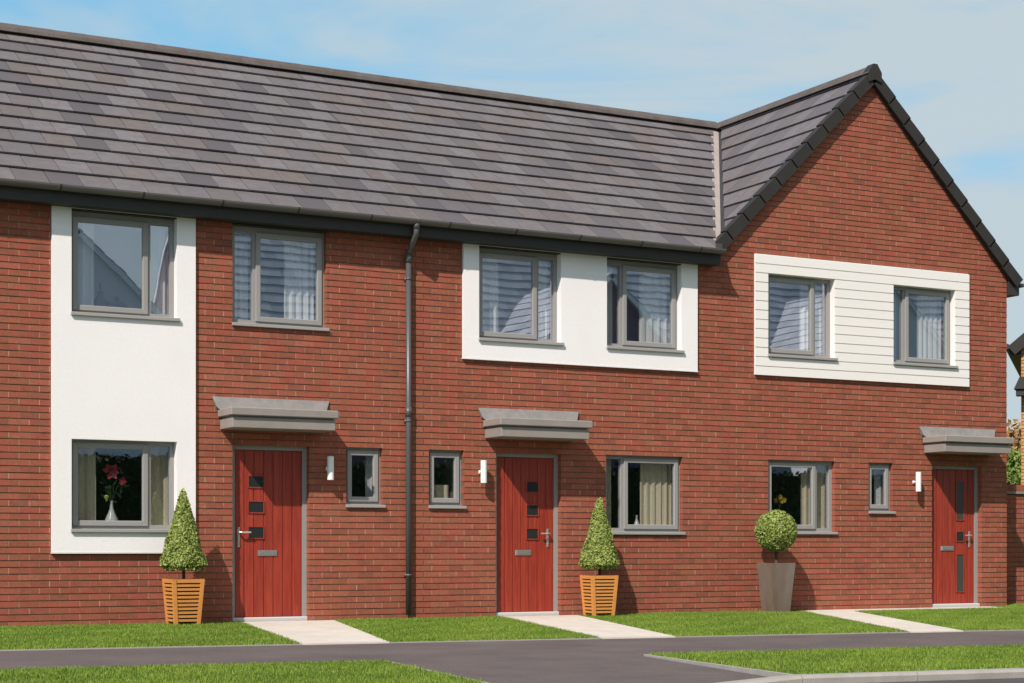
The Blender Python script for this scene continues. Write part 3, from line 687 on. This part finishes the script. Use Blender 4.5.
bl = MB(); blossom(bl, (-5.10,0.255,1.765), 0.105, 6, 1); blossom(bl, (-5.06,0.25,1.80), 0.06, 5, 2); bl.build('lily_bloom', M['petal'], t)
bl = MB(); blossom(bl, (-4.965,0.25,1.655), 0.052, 7, 3); blossom(bl, (-4.965,0.24,1.655), 0.03, 5, 4); bl.build('pink_bloom', M['petal'], t)
bd = MB(); bd.lathe([(0.004,0),(0.022,0.03),(0.030,0.06),(0.012,0.075)], -5.145, 0.255, 1.42, 8); bd.build('bud', M['bud'], t)
vase(2.00, 0.20, 1.145, 0.72, 'small white bottle vase on the sill of the ground floor window by the middle door')
t = vase(4.43, 0.30, 1.145, 0.95, 'white vase of yellow flowers in the window behind the ball topiary')
st = MB()
for p in ((4.36,0.28,1.56),(4.45,0.28,1.59),(4.50,0.29,1.54)): st.tube([(4.43,0.30,1.36), (4.43,0.29,1.46), p], 0.004, 6)
st.build('stems', M['stem'], t)
bl = MB()
for i, p in enumerate(((4.34,0.27,1.555),(4.42,0.27,1.60),(4.50,0.28,1.56),(4.45,0.27,1.545))): blossom(bl, p, 0.042, 7, 10+i)
bl.build('yellow_bloom', M['yellow'], t)
o = MB(); o.lathe([(0.06,0),(0.095,0.01),(0.105,0.04),(0.095,0.085),(0.06,0.13),(0.032,0.17),(0.026,0.20),(0.030,0.215),(0.012,0.22),(0.010,0.31),(0.008,0.315)], -5.205, 0.30, 3.62, 20)
o.build('ornament', M['bluedark'], None, 'dark tall-necked ornament on the upper window sill in the tall white panel', 'ornament', smooth=True)
o = MB(); o.lathe([(0.07,0),(0.125,0.008),(0.13,0.03),(0.11,0.07),(0.06,0.105),(0.025,0.118),(0.020,0.13),(0.028,0.145),(0.018,0.165),(0.003,0.17)], -5.015, 0.30, 3.62, 20)
o.build('ornament', M['bluedark'], None, 'dark low round ornament on the upper window sill in the tall white panel', 'ornament', smooth=True)

# ------------------------------------------------------------------ topiaries and planters
def leaf_quads(P, Nn, size, rg, spread=0.8):
    n = len(P); d = Nn + rg.normal(0, spread, (n, 3)); d /= np.linalg.norm(d, axis=1, keepdims=True)
    a = np.cross(d, rg.normal(0, 1, (n, 3))); a /= np.linalg.norm(a, axis=1, keepdims=True); b = np.cross(d, a)
    s = size*rg.uniform(0.6, 1.3, (n, 1)); l = a*s; w_ = b*s*0.55
    return np.stack([P-l, P-w_*1.0, P+l, P+w_*1.0], 1)
def clumps(n, rg, k=60):
    cdir = rg.normal(0, 1, (k, 3)); cdir /= np.linalg.norm(cdir, axis=1, keepdims=True); return cdir, rg.random(k)
def cone_tree(x, y, zb, zt, r, label, seed):
    rg = np.random.default_rng(seed)
    t = thing('topiary_tree', (x, y, 0.45), label, 'topiary', 'clipped topiary trees in pots')
    n = 10000; hgt = zt-zb
    u = 1-np.sqrt(rg.random(n)); ang = rg.random(n)*2*np.pi
    lump = 1 + 0.06*np.sin(ang*3+u*9+seed) + 0.05*np.sin(ang*5-u*17) + rg.normal(0, 0.045, n)
    prof = (1-u)**0.92*np.clip(u/0.05, 0.72, 1)
    rr = r*prof*lump + 0.012; zz = zb + hgt*u + rg.normal(0, 0.008, n)
    P = np.stack([x+rr*np.cos(ang), y+rr*np.sin(ang), zz], 1); Nn = np.stack([np.cos(ang), np.sin(ang), np.full(n, 0.35)], 1)
    m = 900; rb_ = r*np.sqrt(rg.random(m))*0.95; ab = rg.random(m)*2*np.pi
    P = np.vstack([P, np.stack([x+rb_*np.cos(ab), y+rb_*np.sin(ab), np.full(m, zb+0.01)+rg.normal(0, 0.012, m)], 1)]); Nn = np.vstack([Nn, np.tile((0, 0, -1.0), (m, 1))])
    lm = 0.5+0.28*np.sin(P[:,0]*55+seed)*np.sin(P[:,2]*48)+0.25*np.sin(P[:,2]*90+P[:,0]*40)*np.sin(P[:,1]*70)+rg.normal(0, 0.22, len(P))
    c = MB(); c.quads(leaf_quads(P, Nn, 0.0165, rg), np.clip(lm, 0, 1), 0)
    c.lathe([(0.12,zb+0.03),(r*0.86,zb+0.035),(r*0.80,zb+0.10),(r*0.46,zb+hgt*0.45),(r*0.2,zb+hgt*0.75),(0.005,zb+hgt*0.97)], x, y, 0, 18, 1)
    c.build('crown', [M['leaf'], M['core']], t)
    k_ = MB(); k_.tube([(x,y,0.44),(x+0.006,y,0.56),(x,y,zb+0.15)], [0.022,0.019,0.016], 10); k_.build('trunk', M['bark'], t)
def ball_tree(x, y, zc, r, label, seed):
    rg = np.random.default_rng(seed); t = thing('topiary_tree', (x, y, 0.60), label, 'topiary', 'clipped topiary trees in pots')
    n = 8500; d = rg.normal(0, 1, (n, 3)); d /= np.linalg.norm(d, axis=1, keepdims=True)
    lump = 1+0.04*np.sin(d[:,0]*7+1)*np.sin(d[:,2]*8)+rg.normal(0, 0.035, n)
    P = np.array([x, y, zc])+d*(r*lump)[:,None]
    lm = 0.5+0.3*np.sin(P[:,0]*60)*np.sin(P[:,2]*55+1)+0.2*np.sin(P[:,2]*95+P[:,0]*40)+rg.normal(0, 0.22, n)
    c = MB(); c.quads(leaf_quads(P, d, 0.019, rg), np.clip(lm, 0, 1), 0)
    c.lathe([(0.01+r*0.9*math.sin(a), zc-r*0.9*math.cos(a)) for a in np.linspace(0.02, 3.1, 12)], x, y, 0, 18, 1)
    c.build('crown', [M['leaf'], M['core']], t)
    k_ = MB(); k_.tube([(x,y,0.60),(x+0.005,y,0.72),(x,y,zc-r*0.7)], [0.026,0.022,0.020], 10); k_.build('trunk', M['bark'], t)
def slat_planter(x, y, label, rot):
    t = thing('wooden_planter', (x, y, 0), label, 'planter', 'orange slatted wooden planters')
    Rm = Matrix.Rotation(rot, 3, 'Z'); H_ = 0.535; tw_, bw_ = 0.188, 0.150
    half = lambda z: bw_+(tw_-bw_)*z/H_
    def put(mb, pts, fs): mb.add([Rm @ Vector(p) + Vector((x, y, 0)) for p in pts], fs)
    BOX = [(3,2,1,0),(4,5,6,7),(0,1,5,4),(1,2,6,5),(2,3,7,6),(3,0,4,7)]
    for sx in (-1, 1):
        for sy in (-1, 1):
            po = MB(); pts = []
            for z in (0.0, H_-0.0):
                h_ = half(z); a0, a1 = h_-0.042, h_
                xs = sorted((sx*a0, sx*a1)); ys = sorted((sy*a0, sy*a1))
                pts += [(xs[0],ys[0],z),(xs[1],ys[0],z),(xs[1],ys[1],z),(xs[0],ys[1],z)]
            put(po, pts, BOX); po.build('corner_post', M['wood'], t)
    sl_ = MB(); nS = 11
    for i in range(nS):
        z0 = 0.055 + i*(H_-0.055)/nS; z1 = z0+0.027
        if i == nS-1: z1 = H_-0.001
        for axis in (0, 1):
            for s in (-1, 1):
                pts = []
                for z in (z0, z1):
                    h_ = half(z); L_ = h_-0.041; d0, d1 = h_-0.024, h_-0.006
                    lo, hi = sorted((s*d0, s*d1))
                    if axis == 0: pts += [(-L_,lo,z),(L_,lo,z),(L_,hi,z),(-L_,hi,z)]
                    else: pts += [(lo,-L_,z),(hi,-L_,z),(hi,L_,z),(lo,L_,z)]
                put(sl_, pts, BOX)
    sl_.build('slats', M['wood'], t)
    li = MB(); pts = []
    for z in (0.04, H_-0.05):
        h_ = half(z)-0.032; pts += [(-h_,-h_,z),(h_,-h_,z),(h_,h_,z),(-h_,h_,z)]
    put(li, pts, BOX); li.build('soil', M['soil'], t)
slat_planter(-4.45, -0.42, 'orange slatted planter left of the leftmost door', 0.03)
cone_tree(-4.45, -0.42, 0.645, 1.555, 0.24, 'cone-shaped topiary beside the white panel and leftmost door', 3)
slat_planter(1.04, -0.42, 'orange slatted planter right of the middle door', -0.10)
cone_tree(1.045, -0.42, 0.63, 1.535, 0.24, 'cone-shaped topiary standing right of the middle door', 5)
t = thing('zinc_planter', (3.84, -0.42, 0), 'tall tapered grey metal planter under the ball topiary', 'planter')
pb = MB(); PTS = [(0.132,0.0),(0.186,0.675),(0.186,0.682),(0.172,0.682),(0.170,0.62)]
vs_ = []
for hw, z in PTS: vs_ += [(3.84-hw,-0.42-hw,z),(3.84+hw,-0.42-hw,z),(3.84+hw,-0.42+hw,z),(3.84-hw,-0.42+hw,z)]
pb.add(vs_, [(i*4+j, i*4+(j+1)%4, i*4+4+(j+1)%4, i*4+4+j) for i in range(4) for j in range(4)]+[(3,2,1,0)])
pb.build('pot', M['zinc'], t)
so = MB(); so.box(3.84-0.168, 3.84+0.168, -0.42-0.168, -0.42+0.168, 0.55, 0.625); so.build('soil', M['soil'], t)
ball_tree(3.84, -0.42, 1.115, 0.265, 'ball-shaped topiary in the tall grey metal planter', 9)

# ------------------------------------------------------------------ ground, paths, road
def sheet(name, pts, z, mt, kind='structure', depth=0.0, slope=None):
    mb = MB(); n = len(pts); zf = slope or (lambda x, y: z)
    vs_ = [(x, y, zf(x, y)) for x, y in pts]+[(x, y, zf(x, y)-max(depth, 0.003)) for x, y in pts]
    mb.add(vs_, [list(range(n)), list(range(2*n-1, n-1, -1))]+[(i, n+i, n+(i+1)%n, (i+1)%n) for i in range(n)])
    return mb.build(name, mt, None, kind=kind)
S = -0.13
fl_ = lambda x: -5.31+S*x        # front edge of the house lawns
pv = lambda x: -7.83+S*x         # near edge of the pavement
kb = lambda x: -10.33+S*x        # back of the kerb
kf = lambda x: -10.46+S*x        # front of the kerb
fr = lambda x: -16.8+S*x         # far side of the road
sheet('ground', [(-400,-400),(400,-400),(400,400),(-400,400)], -0.14, M['ground'])
sheet('road', [(-70,kf(-70)),(-70,fr(-70)),(70,fr(70)),(70,kf(70))], -0.05, M['road'], depth=0.02)
sheet('pavement', [(-70,fl_(-70)),(-70,pv(-70)),(70,pv(70)),(70,fl_(70))], 0.0, M['tarmac'], depth=0.12)
DX0t, DX0b, DX1t, DX1b = -4.95, -5.28, -2.80, -3.12
def drive_z(x, y):
    t_ = min(max((pv(x)-y)/(pv(x)-kb(x)), 0), 1); return -0.0 - 0.03*t_
sheet('driveway', [(DX0t,pv(DX0t)),(DX0b,kb(DX0b)),(DX1b,kb(DX1b)),(DX1t,pv(DX1t))], 0, M['tarmac'], depth=0.1, slope=drive_z)
# kerb stones: full upstand beside the verges, dropped across the driveway
def kerb_run(xa, xb, za, zb, name='kerb'):
    mb = MB(); x = xa; n = max(1, round((xb-xa)/0.915)); st_ = (xb-xa)/n
    for i in range(n):
        a, b = xa+i*st_+0.004, xa+(i+1)*st_-0.004; z_ = za+(zb-za)*(i/n); z2 = za+(zb-za)*((i+1)/n)
        prof = lambda x, z: [(x,kb(x)+0.002,z),(x,kf(x)+0.02,z),(x,kf(x),z-0.02),(x,kf(x),-0.2),(x,kb(x)+0.002,-0.2)]
        mb.add(prof(a, z_)+prof(b, z2), [(0,1,6,5),(1,2,7,6),(2,3,8,7),(4,0,5,9),(0,4,3,2,1),(5,6,7,8,9)])
    return mb
m_ = kerb_run(-60, DX0b, 0.012, 0.012)
m2 = kerb_run(DX0b, DX0b+0.6, 0.012, -0.03); m3 = kerb_run(DX0b+0.6, DX1b-0.6, -0.03, -0.03); m4 = kerb_run(DX1b-0.6, DX1b, -0.03, 0.012); m5 = kerb_run(DX1b, 60, 0.012, 0.012)
for q_ in (m2, m3, m4, m5): m_.add(q_.v, q_.f)
m_.build('kerb', M['kerb'], None, kind='structure')
# opposite side
opp = MB(); sheet('far_pavement', [(-70,fr(-70)-0.001),(-70,fr(-70)-2.2),(70,fr(70)-2.2),(70,fr(70)-0.001)], -0.02, M['tarmac'], depth=0.15)
# concrete paths
P1 = [(-3.62,-0.012),(-4.68,fl_(-4.68)),(-3.86,fl_(-3.86)),(-2.44,-0.012)]
P2 = [(-0.17,-0.012),(-1.73,fl_(-1.73)),(-0.94,fl_(-0.94)),(0.96,-0.012)]
P3 = [(4.45,-0.012),(4.40,-0.25),(1.75,fl_(1.75)),(2.40,fl_(2.40)),(5.02,-0.62),(8.02,-0.62),(8.02,-0.012)]
for P in (P1, P2, P3): sheet('path', P, 0.014, M['concrete'], depth=0.08)
# lawns
LAWN = [[(-14,-0.01),(-14,fl_(-14)+0.03),(P1[1][0]-0.01,fl_(P1[1][0])+0.03),(P1[0][0]-0.01,-0.01)],
        [(P1[3][0]+0.01,-0.01),(P1[2][0]+0.01,fl_(P1[2][0])+0.03),(P2[1][0]-0.01,fl_(P2[1][0])+0.03),(P2[0][0]-0.01,-0.01)],
        [(P2[3][0]+0.01,-0.01),(P2[2][0]+0.01,fl_(P2[2][0])+0.03),(P3[2][0]-0.01,fl_(P3[2][0])+0.03),(4.39,-0.25),(4.44,-0.01)],
        [(5.03,-0.63),(2.41,fl_(2.41)+0.03),(14,fl_(14)+0.03),(14,0.58),(8.44,0.58),(8.44,-0.01),(8.03,-0.01),(8.03,-0.63)]]
VERGE = [[(-14,pv(-14)-0.05),(-14,kb(-14)+0.01),(DX0b-0.06,kb(DX0b)+0.01),(DX0t-0.06,pv(DX0t)-0.05)],
         [(DX1t+0.06,pv(DX1t)-0.05),(DX1b+0.06,kb(DX1b)+0.01),(14,kb(14)+0.01),(14,pv(14)-0.05)]]
for P in LAWN+VERGE: sheet('lawn', P, 0.010, M['lawn'], depth=0.12)
# concrete edging strips
ed = MB()
def strip(p, q, w_, z):
    p, q = Vector((*p, 0)), Vector((*q, 0)); d = (q-p).normalized(); nrm = Vector((-d.y, d.x, 0))*w_/2
    vs_ = [(v.x, v.y, zz) for zz in (z-0.14, z) for v in (p-nrm, q-nrm, q+nrm, p+nrm)]
    ed.add(vs_, [(3,2,1,0),(4,5,6,7),(0,1,5,4),(1,2,6,5),(2,3,7,6),(3,0,4,7)])
strip((-40,pv(-40)-0.025), (DX0t-0.03,pv(DX0t)-0.025), 0.03, 0.010); strip((DX1t+0.03,pv(DX1t)-0.025), (40,pv(40)-0.025), 0.03, 0.010)
strip((DX0t-0.03,pv(DX0t)-0.05), (DX0b-0.03,kb(DX0b)+0.01), 0.04, 0.010); strip((DX1t+0.03,pv(DX1t)-0.05), (DX1b+0.03,kb(DX1b)+0.01), 0.04, 0.010)
for a, b in ((-40, P1[1][0]), (P1[2][0], P2[1][0]), (P2[2][0], P3[2][0]), (P3[3][0], 40)): strip((a, fl_(a)+0.012), (b, fl_(b)+0.012), 0.035, 0.010)
ed.build('edging', M['kerb'], None, kind='structure')
# grass blades
def inside(poly, X, Y):
    r = np.zeros(len(X), bool); n = len(poly)
    for i in range(n):
        x1, y1 = poly[i]; x2, y2 = poly[(i+1) % n]
        c = ((y1 > Y) != (y2 > Y)); r ^= c & (X < (x2-x1)*(Y-y1)/(y2-y1+1e-12)+x1)
    return r
def grass(polys, dens, hmin, hmax, xr):
    PX = []; PY = []
    for poly in polys:
        A = np.array(poly); lo = A.min(0); hi = A.max(0); lo[0] = max(lo[0], xr[0]); hi[0] = min(hi[0], xr[1])
        n = int(dens*(hi[0]-lo[0])*(hi[1]-lo[1])); X = NR.uniform(lo[0], hi[0], n); Y = NR.uniform(lo[1], hi[1], n)
        k_ = inside(poly, X, Y); PX.append(X[k_]); PY.append(Y[k_])
    X = np.concatenate(PX); Y = np.concatenate(PY); n = len(X)
    X = X + NR.normal(0, 0.016, n); Y = np.minimum(Y + NR.normal(0, 0.016, n), np.where(X > XR+0.01, 0.58, -0.012))
    pat = 0.5+0.25*np.sin(X*2.3+Y*1.1)*np.sin(Y*2.9-X*0.7)+0.25*np.sin(X*7.1+1)*np.sin(Y*8.3)
    a = NR.random(n)*2*np.pi; hh = NR.uniform(hmin, hmax, n)*(0.7+0.5*pat); wd = NR.uniform(0.0022, 0.005, n)
    ln = NR.uniform(0.0, 0.75, n)*hh; b = NR.random(n)*2*np.pi
    z = np.full(n, 0.008)
    p0 = np.stack([X-wd*np.cos(a), Y-wd*np.sin(a), z], 1); p1 = np.stack([X+wd*np.cos(a), Y+wd*np.sin(a), z], 1)
    p2 = np.stack([X+ln*np.cos(b), Y+ln*np.sin(b), z+hh], 1)
    V = np.stack([p0, p1, p2], 1).reshape(-1, 3)
    me = bpy.data.meshes.new('grass'); me.vertices.add(3*n); me.loops.add(3*n); me.polygons.add(n)
    me.vertices.foreach_set('co', V.ravel()); me.loops.foreach_set('vertex_index', np.arange(3*n, dtype=np.int32))
    me.polygons.foreach_set('loop_start', np.arange(0, 3*n, 3, dtype=np.int32)); me.polygons.foreach_set('loop_total', np.full(n, 3, dtype=np.int32))
    at = me.attributes.new('rnd', 'FLOAT', 'FACE'); at.data.foreach_set('value', np.clip(0.15+0.45*pat+NR.normal(0, 0.22, n), 0, 1).astype(np.float32))
    me.materials.append(M['grass']); me.update(); me.validate()
    o = bpy.data.objects.new('grass', me); C.objects.link(o); o['kind'] = 'stuff'; o['label'] = 'short mown green grass of the lawns and verges'; o['category'] = 'grass'
grass(LAWN+VERGE, 6000, 0.012, 0.032, (-9.5, 11.5))

# ------------------------------------------------------------------ right background
gw = MB(); WY = 0.60
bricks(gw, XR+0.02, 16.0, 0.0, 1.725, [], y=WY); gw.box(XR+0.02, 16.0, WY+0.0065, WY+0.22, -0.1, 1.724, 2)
t = thing('garden_wall', (12, 0.7, 0), 'red brick garden wall running off from the end of the gabled house', 'wall')
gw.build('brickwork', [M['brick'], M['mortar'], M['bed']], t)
cpn = MB(); cpn.box(XR+0.02, 16.0, WY-0.03, WY+0.25, 1.726, 1.762)
cpn.build('tile_course', M['coping'], t)
cr = MB(); x = XR+0.02
while x < 16.0: cr.box(x, x+0.065, WY-0.004, WY+0.222, 1.765, 1.868, 0); x += 0.075
cr.box(XR+0.02, 16.0, WY+0.003, WY+0.215, 1.763, 1.864, 1)
cr.build('brick_on_edge', [M['brick'], M['mortar']], t)

def plain_house(name, x0, x1, y0, y1, ev, rd, label, wallm, group=None, gable_front=False, roofm='tile', ov=0.05):
    t = thing(name, ((x0+x1)/2, (y0+y1)/2, 0), label, 'house', group)
    W = MB(); W.box(x0, x1, y0, y1, -0.14, ev)
    if gable_front: W.add([(x0,y0,ev),(x1,y0,ev),((x0+x1)/2,y0,rd),(x0,y1,ev),(x1,y1,ev),((x0+x1)/2,y1,rd)], [(0,1,2),(5,4,3),(0,2,5,3),(2,1,4,5)])
    else: W.add([(x0,y0,ev),(x0,y1,ev),(x0,(y0+y1)/2,rd),(x1,y0,ev),(x1,y1,ev),(x1,(y0+y1)/2,rd)], [(2,1,0),(3,4,5),(0,3,5,2),(2,5,4,1)])
    W.build('wall', wallm, t)
    R = MB()
    if gable_front: c_ = (x0+x1)/2; half = c_-x0
    else: c_ = (y0+y1)/2; half = c_-y0
    an = math.atan((rd-ev)/half); ln = half/math.cos(an)+0.3
    for sg in (-1, 1):
        if gable_front: fn = lambda u, v, h_, sg=sg: (c_+sg*(half+0.3*math.cos(an)-v*math.cos(an)+h_*math.sin(an)), u, ev-0.3*math.sin(an)+v*math.sin(an)+h_*math.cos(an)+0.03)
        else: fn = lambda u, v, h_, sg=sg: (u, c_+sg*(half+0.3*math.cos(an)-v*math.cos(an)+h_*math.sin(an)), ev-0.3*math.sin(an)+v*math.sin(an)+h_*math.cos(an)+0.03)
        a_, b_ = (y0-0.12, y1+0.12) if gable_front else (x0-0.05, x1+0.05)
        tiles(R, fn, a_, b_, ln-0.02, 0.36, (), tw=0.33, seed=len(name)+sg+3)
        R.prism([(a_+0.01,0.01),(b_-0.01,0.01),(b_-0.01,ln-0.02),(a_+0.01,ln-0.02)], fn, -0.14, -0.002, 1)
    Ro = R.build('roof', [M[roofm], M['dark'] if roofm == 'tile' else M['grey_wall']], t)
    return t, an
# orange brick neighbour, its eaves corner just visible at the right of the picture
nx0, ny0 = 17.53, 9.0
t, an = plain_house('brick_house', nx0, nx0+7.5, ny0+0.012, ny0+8, 5.42, 8.6, 'orange brick house beyond the garden wall, only its eaves corner in view', M['bed'], None, True)
nb = MB(); sl_ = (8.6-5.42)/3.75
bricks(nb, nx0-0.004, nx0+7.504, 0.0, 8.6, [], [(-sl_, 1.0, 5.42-sl_*nx0), (sl_, 1.0, 5.42+sl_*(nx0+7.5))], y=ny0, depth=0.006)
bricks(nb, ny0+0.02, ny0+8, 0.0, 5.42, [], fn=lambda u, v, hh: (nx0-0.006-hh, u, v), depth=0.005)
nb.build('brickwork', [M['buff'], M['mortar']], t)
e_ = MB(); e_.box(nx0-0.24, nx0-0.003, ny0-0.02, ny0+8, 5.14, 5.36); e_.build('boxed_eaves', M['dark'], t)
vgm = MB(); c_ = nx0+3.75; half = 3.75
for sg in (-1, 1):
    fn = lambda u, v, h_, sg=sg: (c_+sg*(half+0.3*math.cos(an)-v*math.cos(an)+h_*math.sin(an)), u, 5.42-0.3*math.sin(an)+v*math.sin(an)+h_*math.cos(an)+0.03)
    vgm.prism([(ny0-0.16,0.0),(ny0-0.122,0.0),(ny0-0.122,4.9),(ny0-0.16,4.9)], fn, -0.16, 0.08, 0)
vgm.build('verge', M['verge'], t)
g_ = MB(); g_.tube([(nx0-0.30,ny0-0.05,5.33),(nx0-0.30,ny0+8,5.33)], 0.06, 10); g_.build('gutter', M['dark'], t)
lw = MB(); lw.box(nx0-0.10, nx0+1.6, ny0-0.35, ny0-0.002, 4.22, 4.36); lw.prism([(nx0-0.14,4.36),(nx0+1.6,4.36),(nx0+1.6,4.62),(nx0-0.02,4.62)], lambda u, v, h_: (u, h_, v), ny0-0.003, ny0-0.40, 0)
lw.build('porch_roof', M['dark'], t)

def leafy(name, x, y, zb, zc, rx, rz, trunk_h, label, cat, lm, seed, n=9000, size=0.11):
    rg = np.random.default_rng(seed); t = thing(name, (x, y, 0), label, cat)
    nc = 46; cc = rg.normal(0, 1, (nc, 3)); cc /= np.linalg.norm(cc, axis=1, keepdims=True); cc *= rg.uniform(0.35, 1.0, (nc, 1))
    cen = np.array([x, y, zc])+cc*np.array([rx, rx, rz]); which = rg.integers(0, nc, n)
    P = cen[which]+rg.normal(0, 1, (n, 3))*np.array([rx, rx, rz])*0.13
    R = np.clip(0.25+0.5*rg.random(nc)[which]+rg.normal(0, 0.2, n), 0, 1)
    c = MB(); c.quads(leaf_quads(P, np.tile((0, 0, 0.5), (n, 1)), size, rg, 1.0), R); c.build('crown', lm, t)
    k_ = MB(); k_.tube([(x,y,-0.15),(x+0.1,y,trunk_h*0.5),(x,y,trunk_h)], [0.22,0.17,0.12], 10)
    for i in range(9):
        e = cen[rg.integers(0, nc)]; k_.tube([(x,y,trunk_h*rg.uniform(0.6,1.0)), ((x+e[0])/2,(y+e[1])/2,trunk_h+(e[2]-trunk_h)*0.35), tuple(e)], [0.08,0.05,0.02], 6)
    k_.build('trunk', M['bark'], t)
ROT = math.radians(-47); cor = Vector((nx0-0.0, ny0, 0)); Rz = Matrix.Rotation(ROT, 3, 'Z')
t.location = cor + Rz @ (t.location - cor); t.rotation_euler = (0, 0, ROT)
leafy('tree', 28.6, 20.0, 1.5, 3.3, 2.4, 1.6, 2.0, 'orange-brown autumn tree beyond the garden wall', 'tree', M['leaf_autumn'], 31)
leafy('shrub', 20.6, 11.8, 0.4, 1.75, 1.5, 1.45, 0.9, 'bright green leafy shrub showing above the garden wall', 'shrub', M['leaf_green'], 33, 9000, 0.06)

# ------------------------------------------------------------------ houses across the road (seen mirrored in the window panes)
OY = -23.2
def opp_house(x0, x1, y1, ev, rd, label, wallm, gable, winxs):
    y0 = y1-8.5
    t, an = plain_house('brick_house', x0, x1, y0, y1, ev, rd, label, M[wallm], 'houses across the road', gable, 'pale_slate')
    for (wx, wz, ww, wh) in winxs:
        wx += x0
        f = MB(); f.box(wx, wx+ww, y1-0.05, y1+0.03, wz, wz+wh); F = f.build('window', M['white_metal'], t)
        MB().box(wx+0.06, wx+ww-0.06, y1+0.0305, y1+0.036, wz+0.06, wz+wh-0.06).build('pane', M['darkglass'], F)
    d_ = MB(); d_.box(x0+3.2, x0+4.15, y1-0.04, y1+0.03, 0.0, 2.1); d_.build('door', M['dark'], t)
WN = [(1.0,1.0,1.6,1.2),(1.0,3.7,1.6,1.2)]
opp_house(-3.6, 4.2, OY, 5.2, 8.75, 'pale gabled house across the road', 'grey_wall', True, WN)
opp_house(4.3, 34.0, OY-0.6, 5.4, 10.3, 'long brick terrace house across the road under a pale slate roof', 'plum_brick', False, WN+[(6,1.0,1.6,1.2),(6,3.7,1.6,1.2)])
opp_house(12.4, 17.0, OY+1.6, 6.3, 8.5, 'plum brick gabled house standing forward across the road', 'plum_brick', True, [])
opp_house(21.5, 28.1, OY+1.6, 5.9, 9.0, 'gabled grey house at the far end across the road', 'grey_wall', True, [])
# leafy screen added along the far pavement, unseen, darkens lower pane reflections
rg = np.random.default_rng(77); hm = MB(); hx0, hx1, hy0, hy1, hz = -3.0, 36.0, -21.2, -20.3, 3.0
Rh = lambda x: 0.0
hm.box(hx0+0.05, hx1-0.05, hy0+0.05, hy1-0.05, -0.1, hz-0.06, 1)
n = 16000; u = rg.uniform(hx0, hx1, n); f_ = rg.random(n) < 0.7
P = np.stack([u, np.where(f_, hy1+rg.normal(0,.03,n), rg.uniform(hy0,hy1,n)), np.where(f_, rg.uniform(0,hz,n), hz+rg.normal(0,.04,n))], 1)
hm.quads(leaf_quads(P, np.where(f_[:,None], np.array([[0,1.0,0.2]]), np.array([[0,0,1.0]])), 0.07, rg), rg.random(n)*0.6)
hm.build('added_hedge', [M['added_hedge_leaf'], M['core']], None, 'long tall dark green leafy screen added across the road to darken lower pane reflections', 'added_hedge')
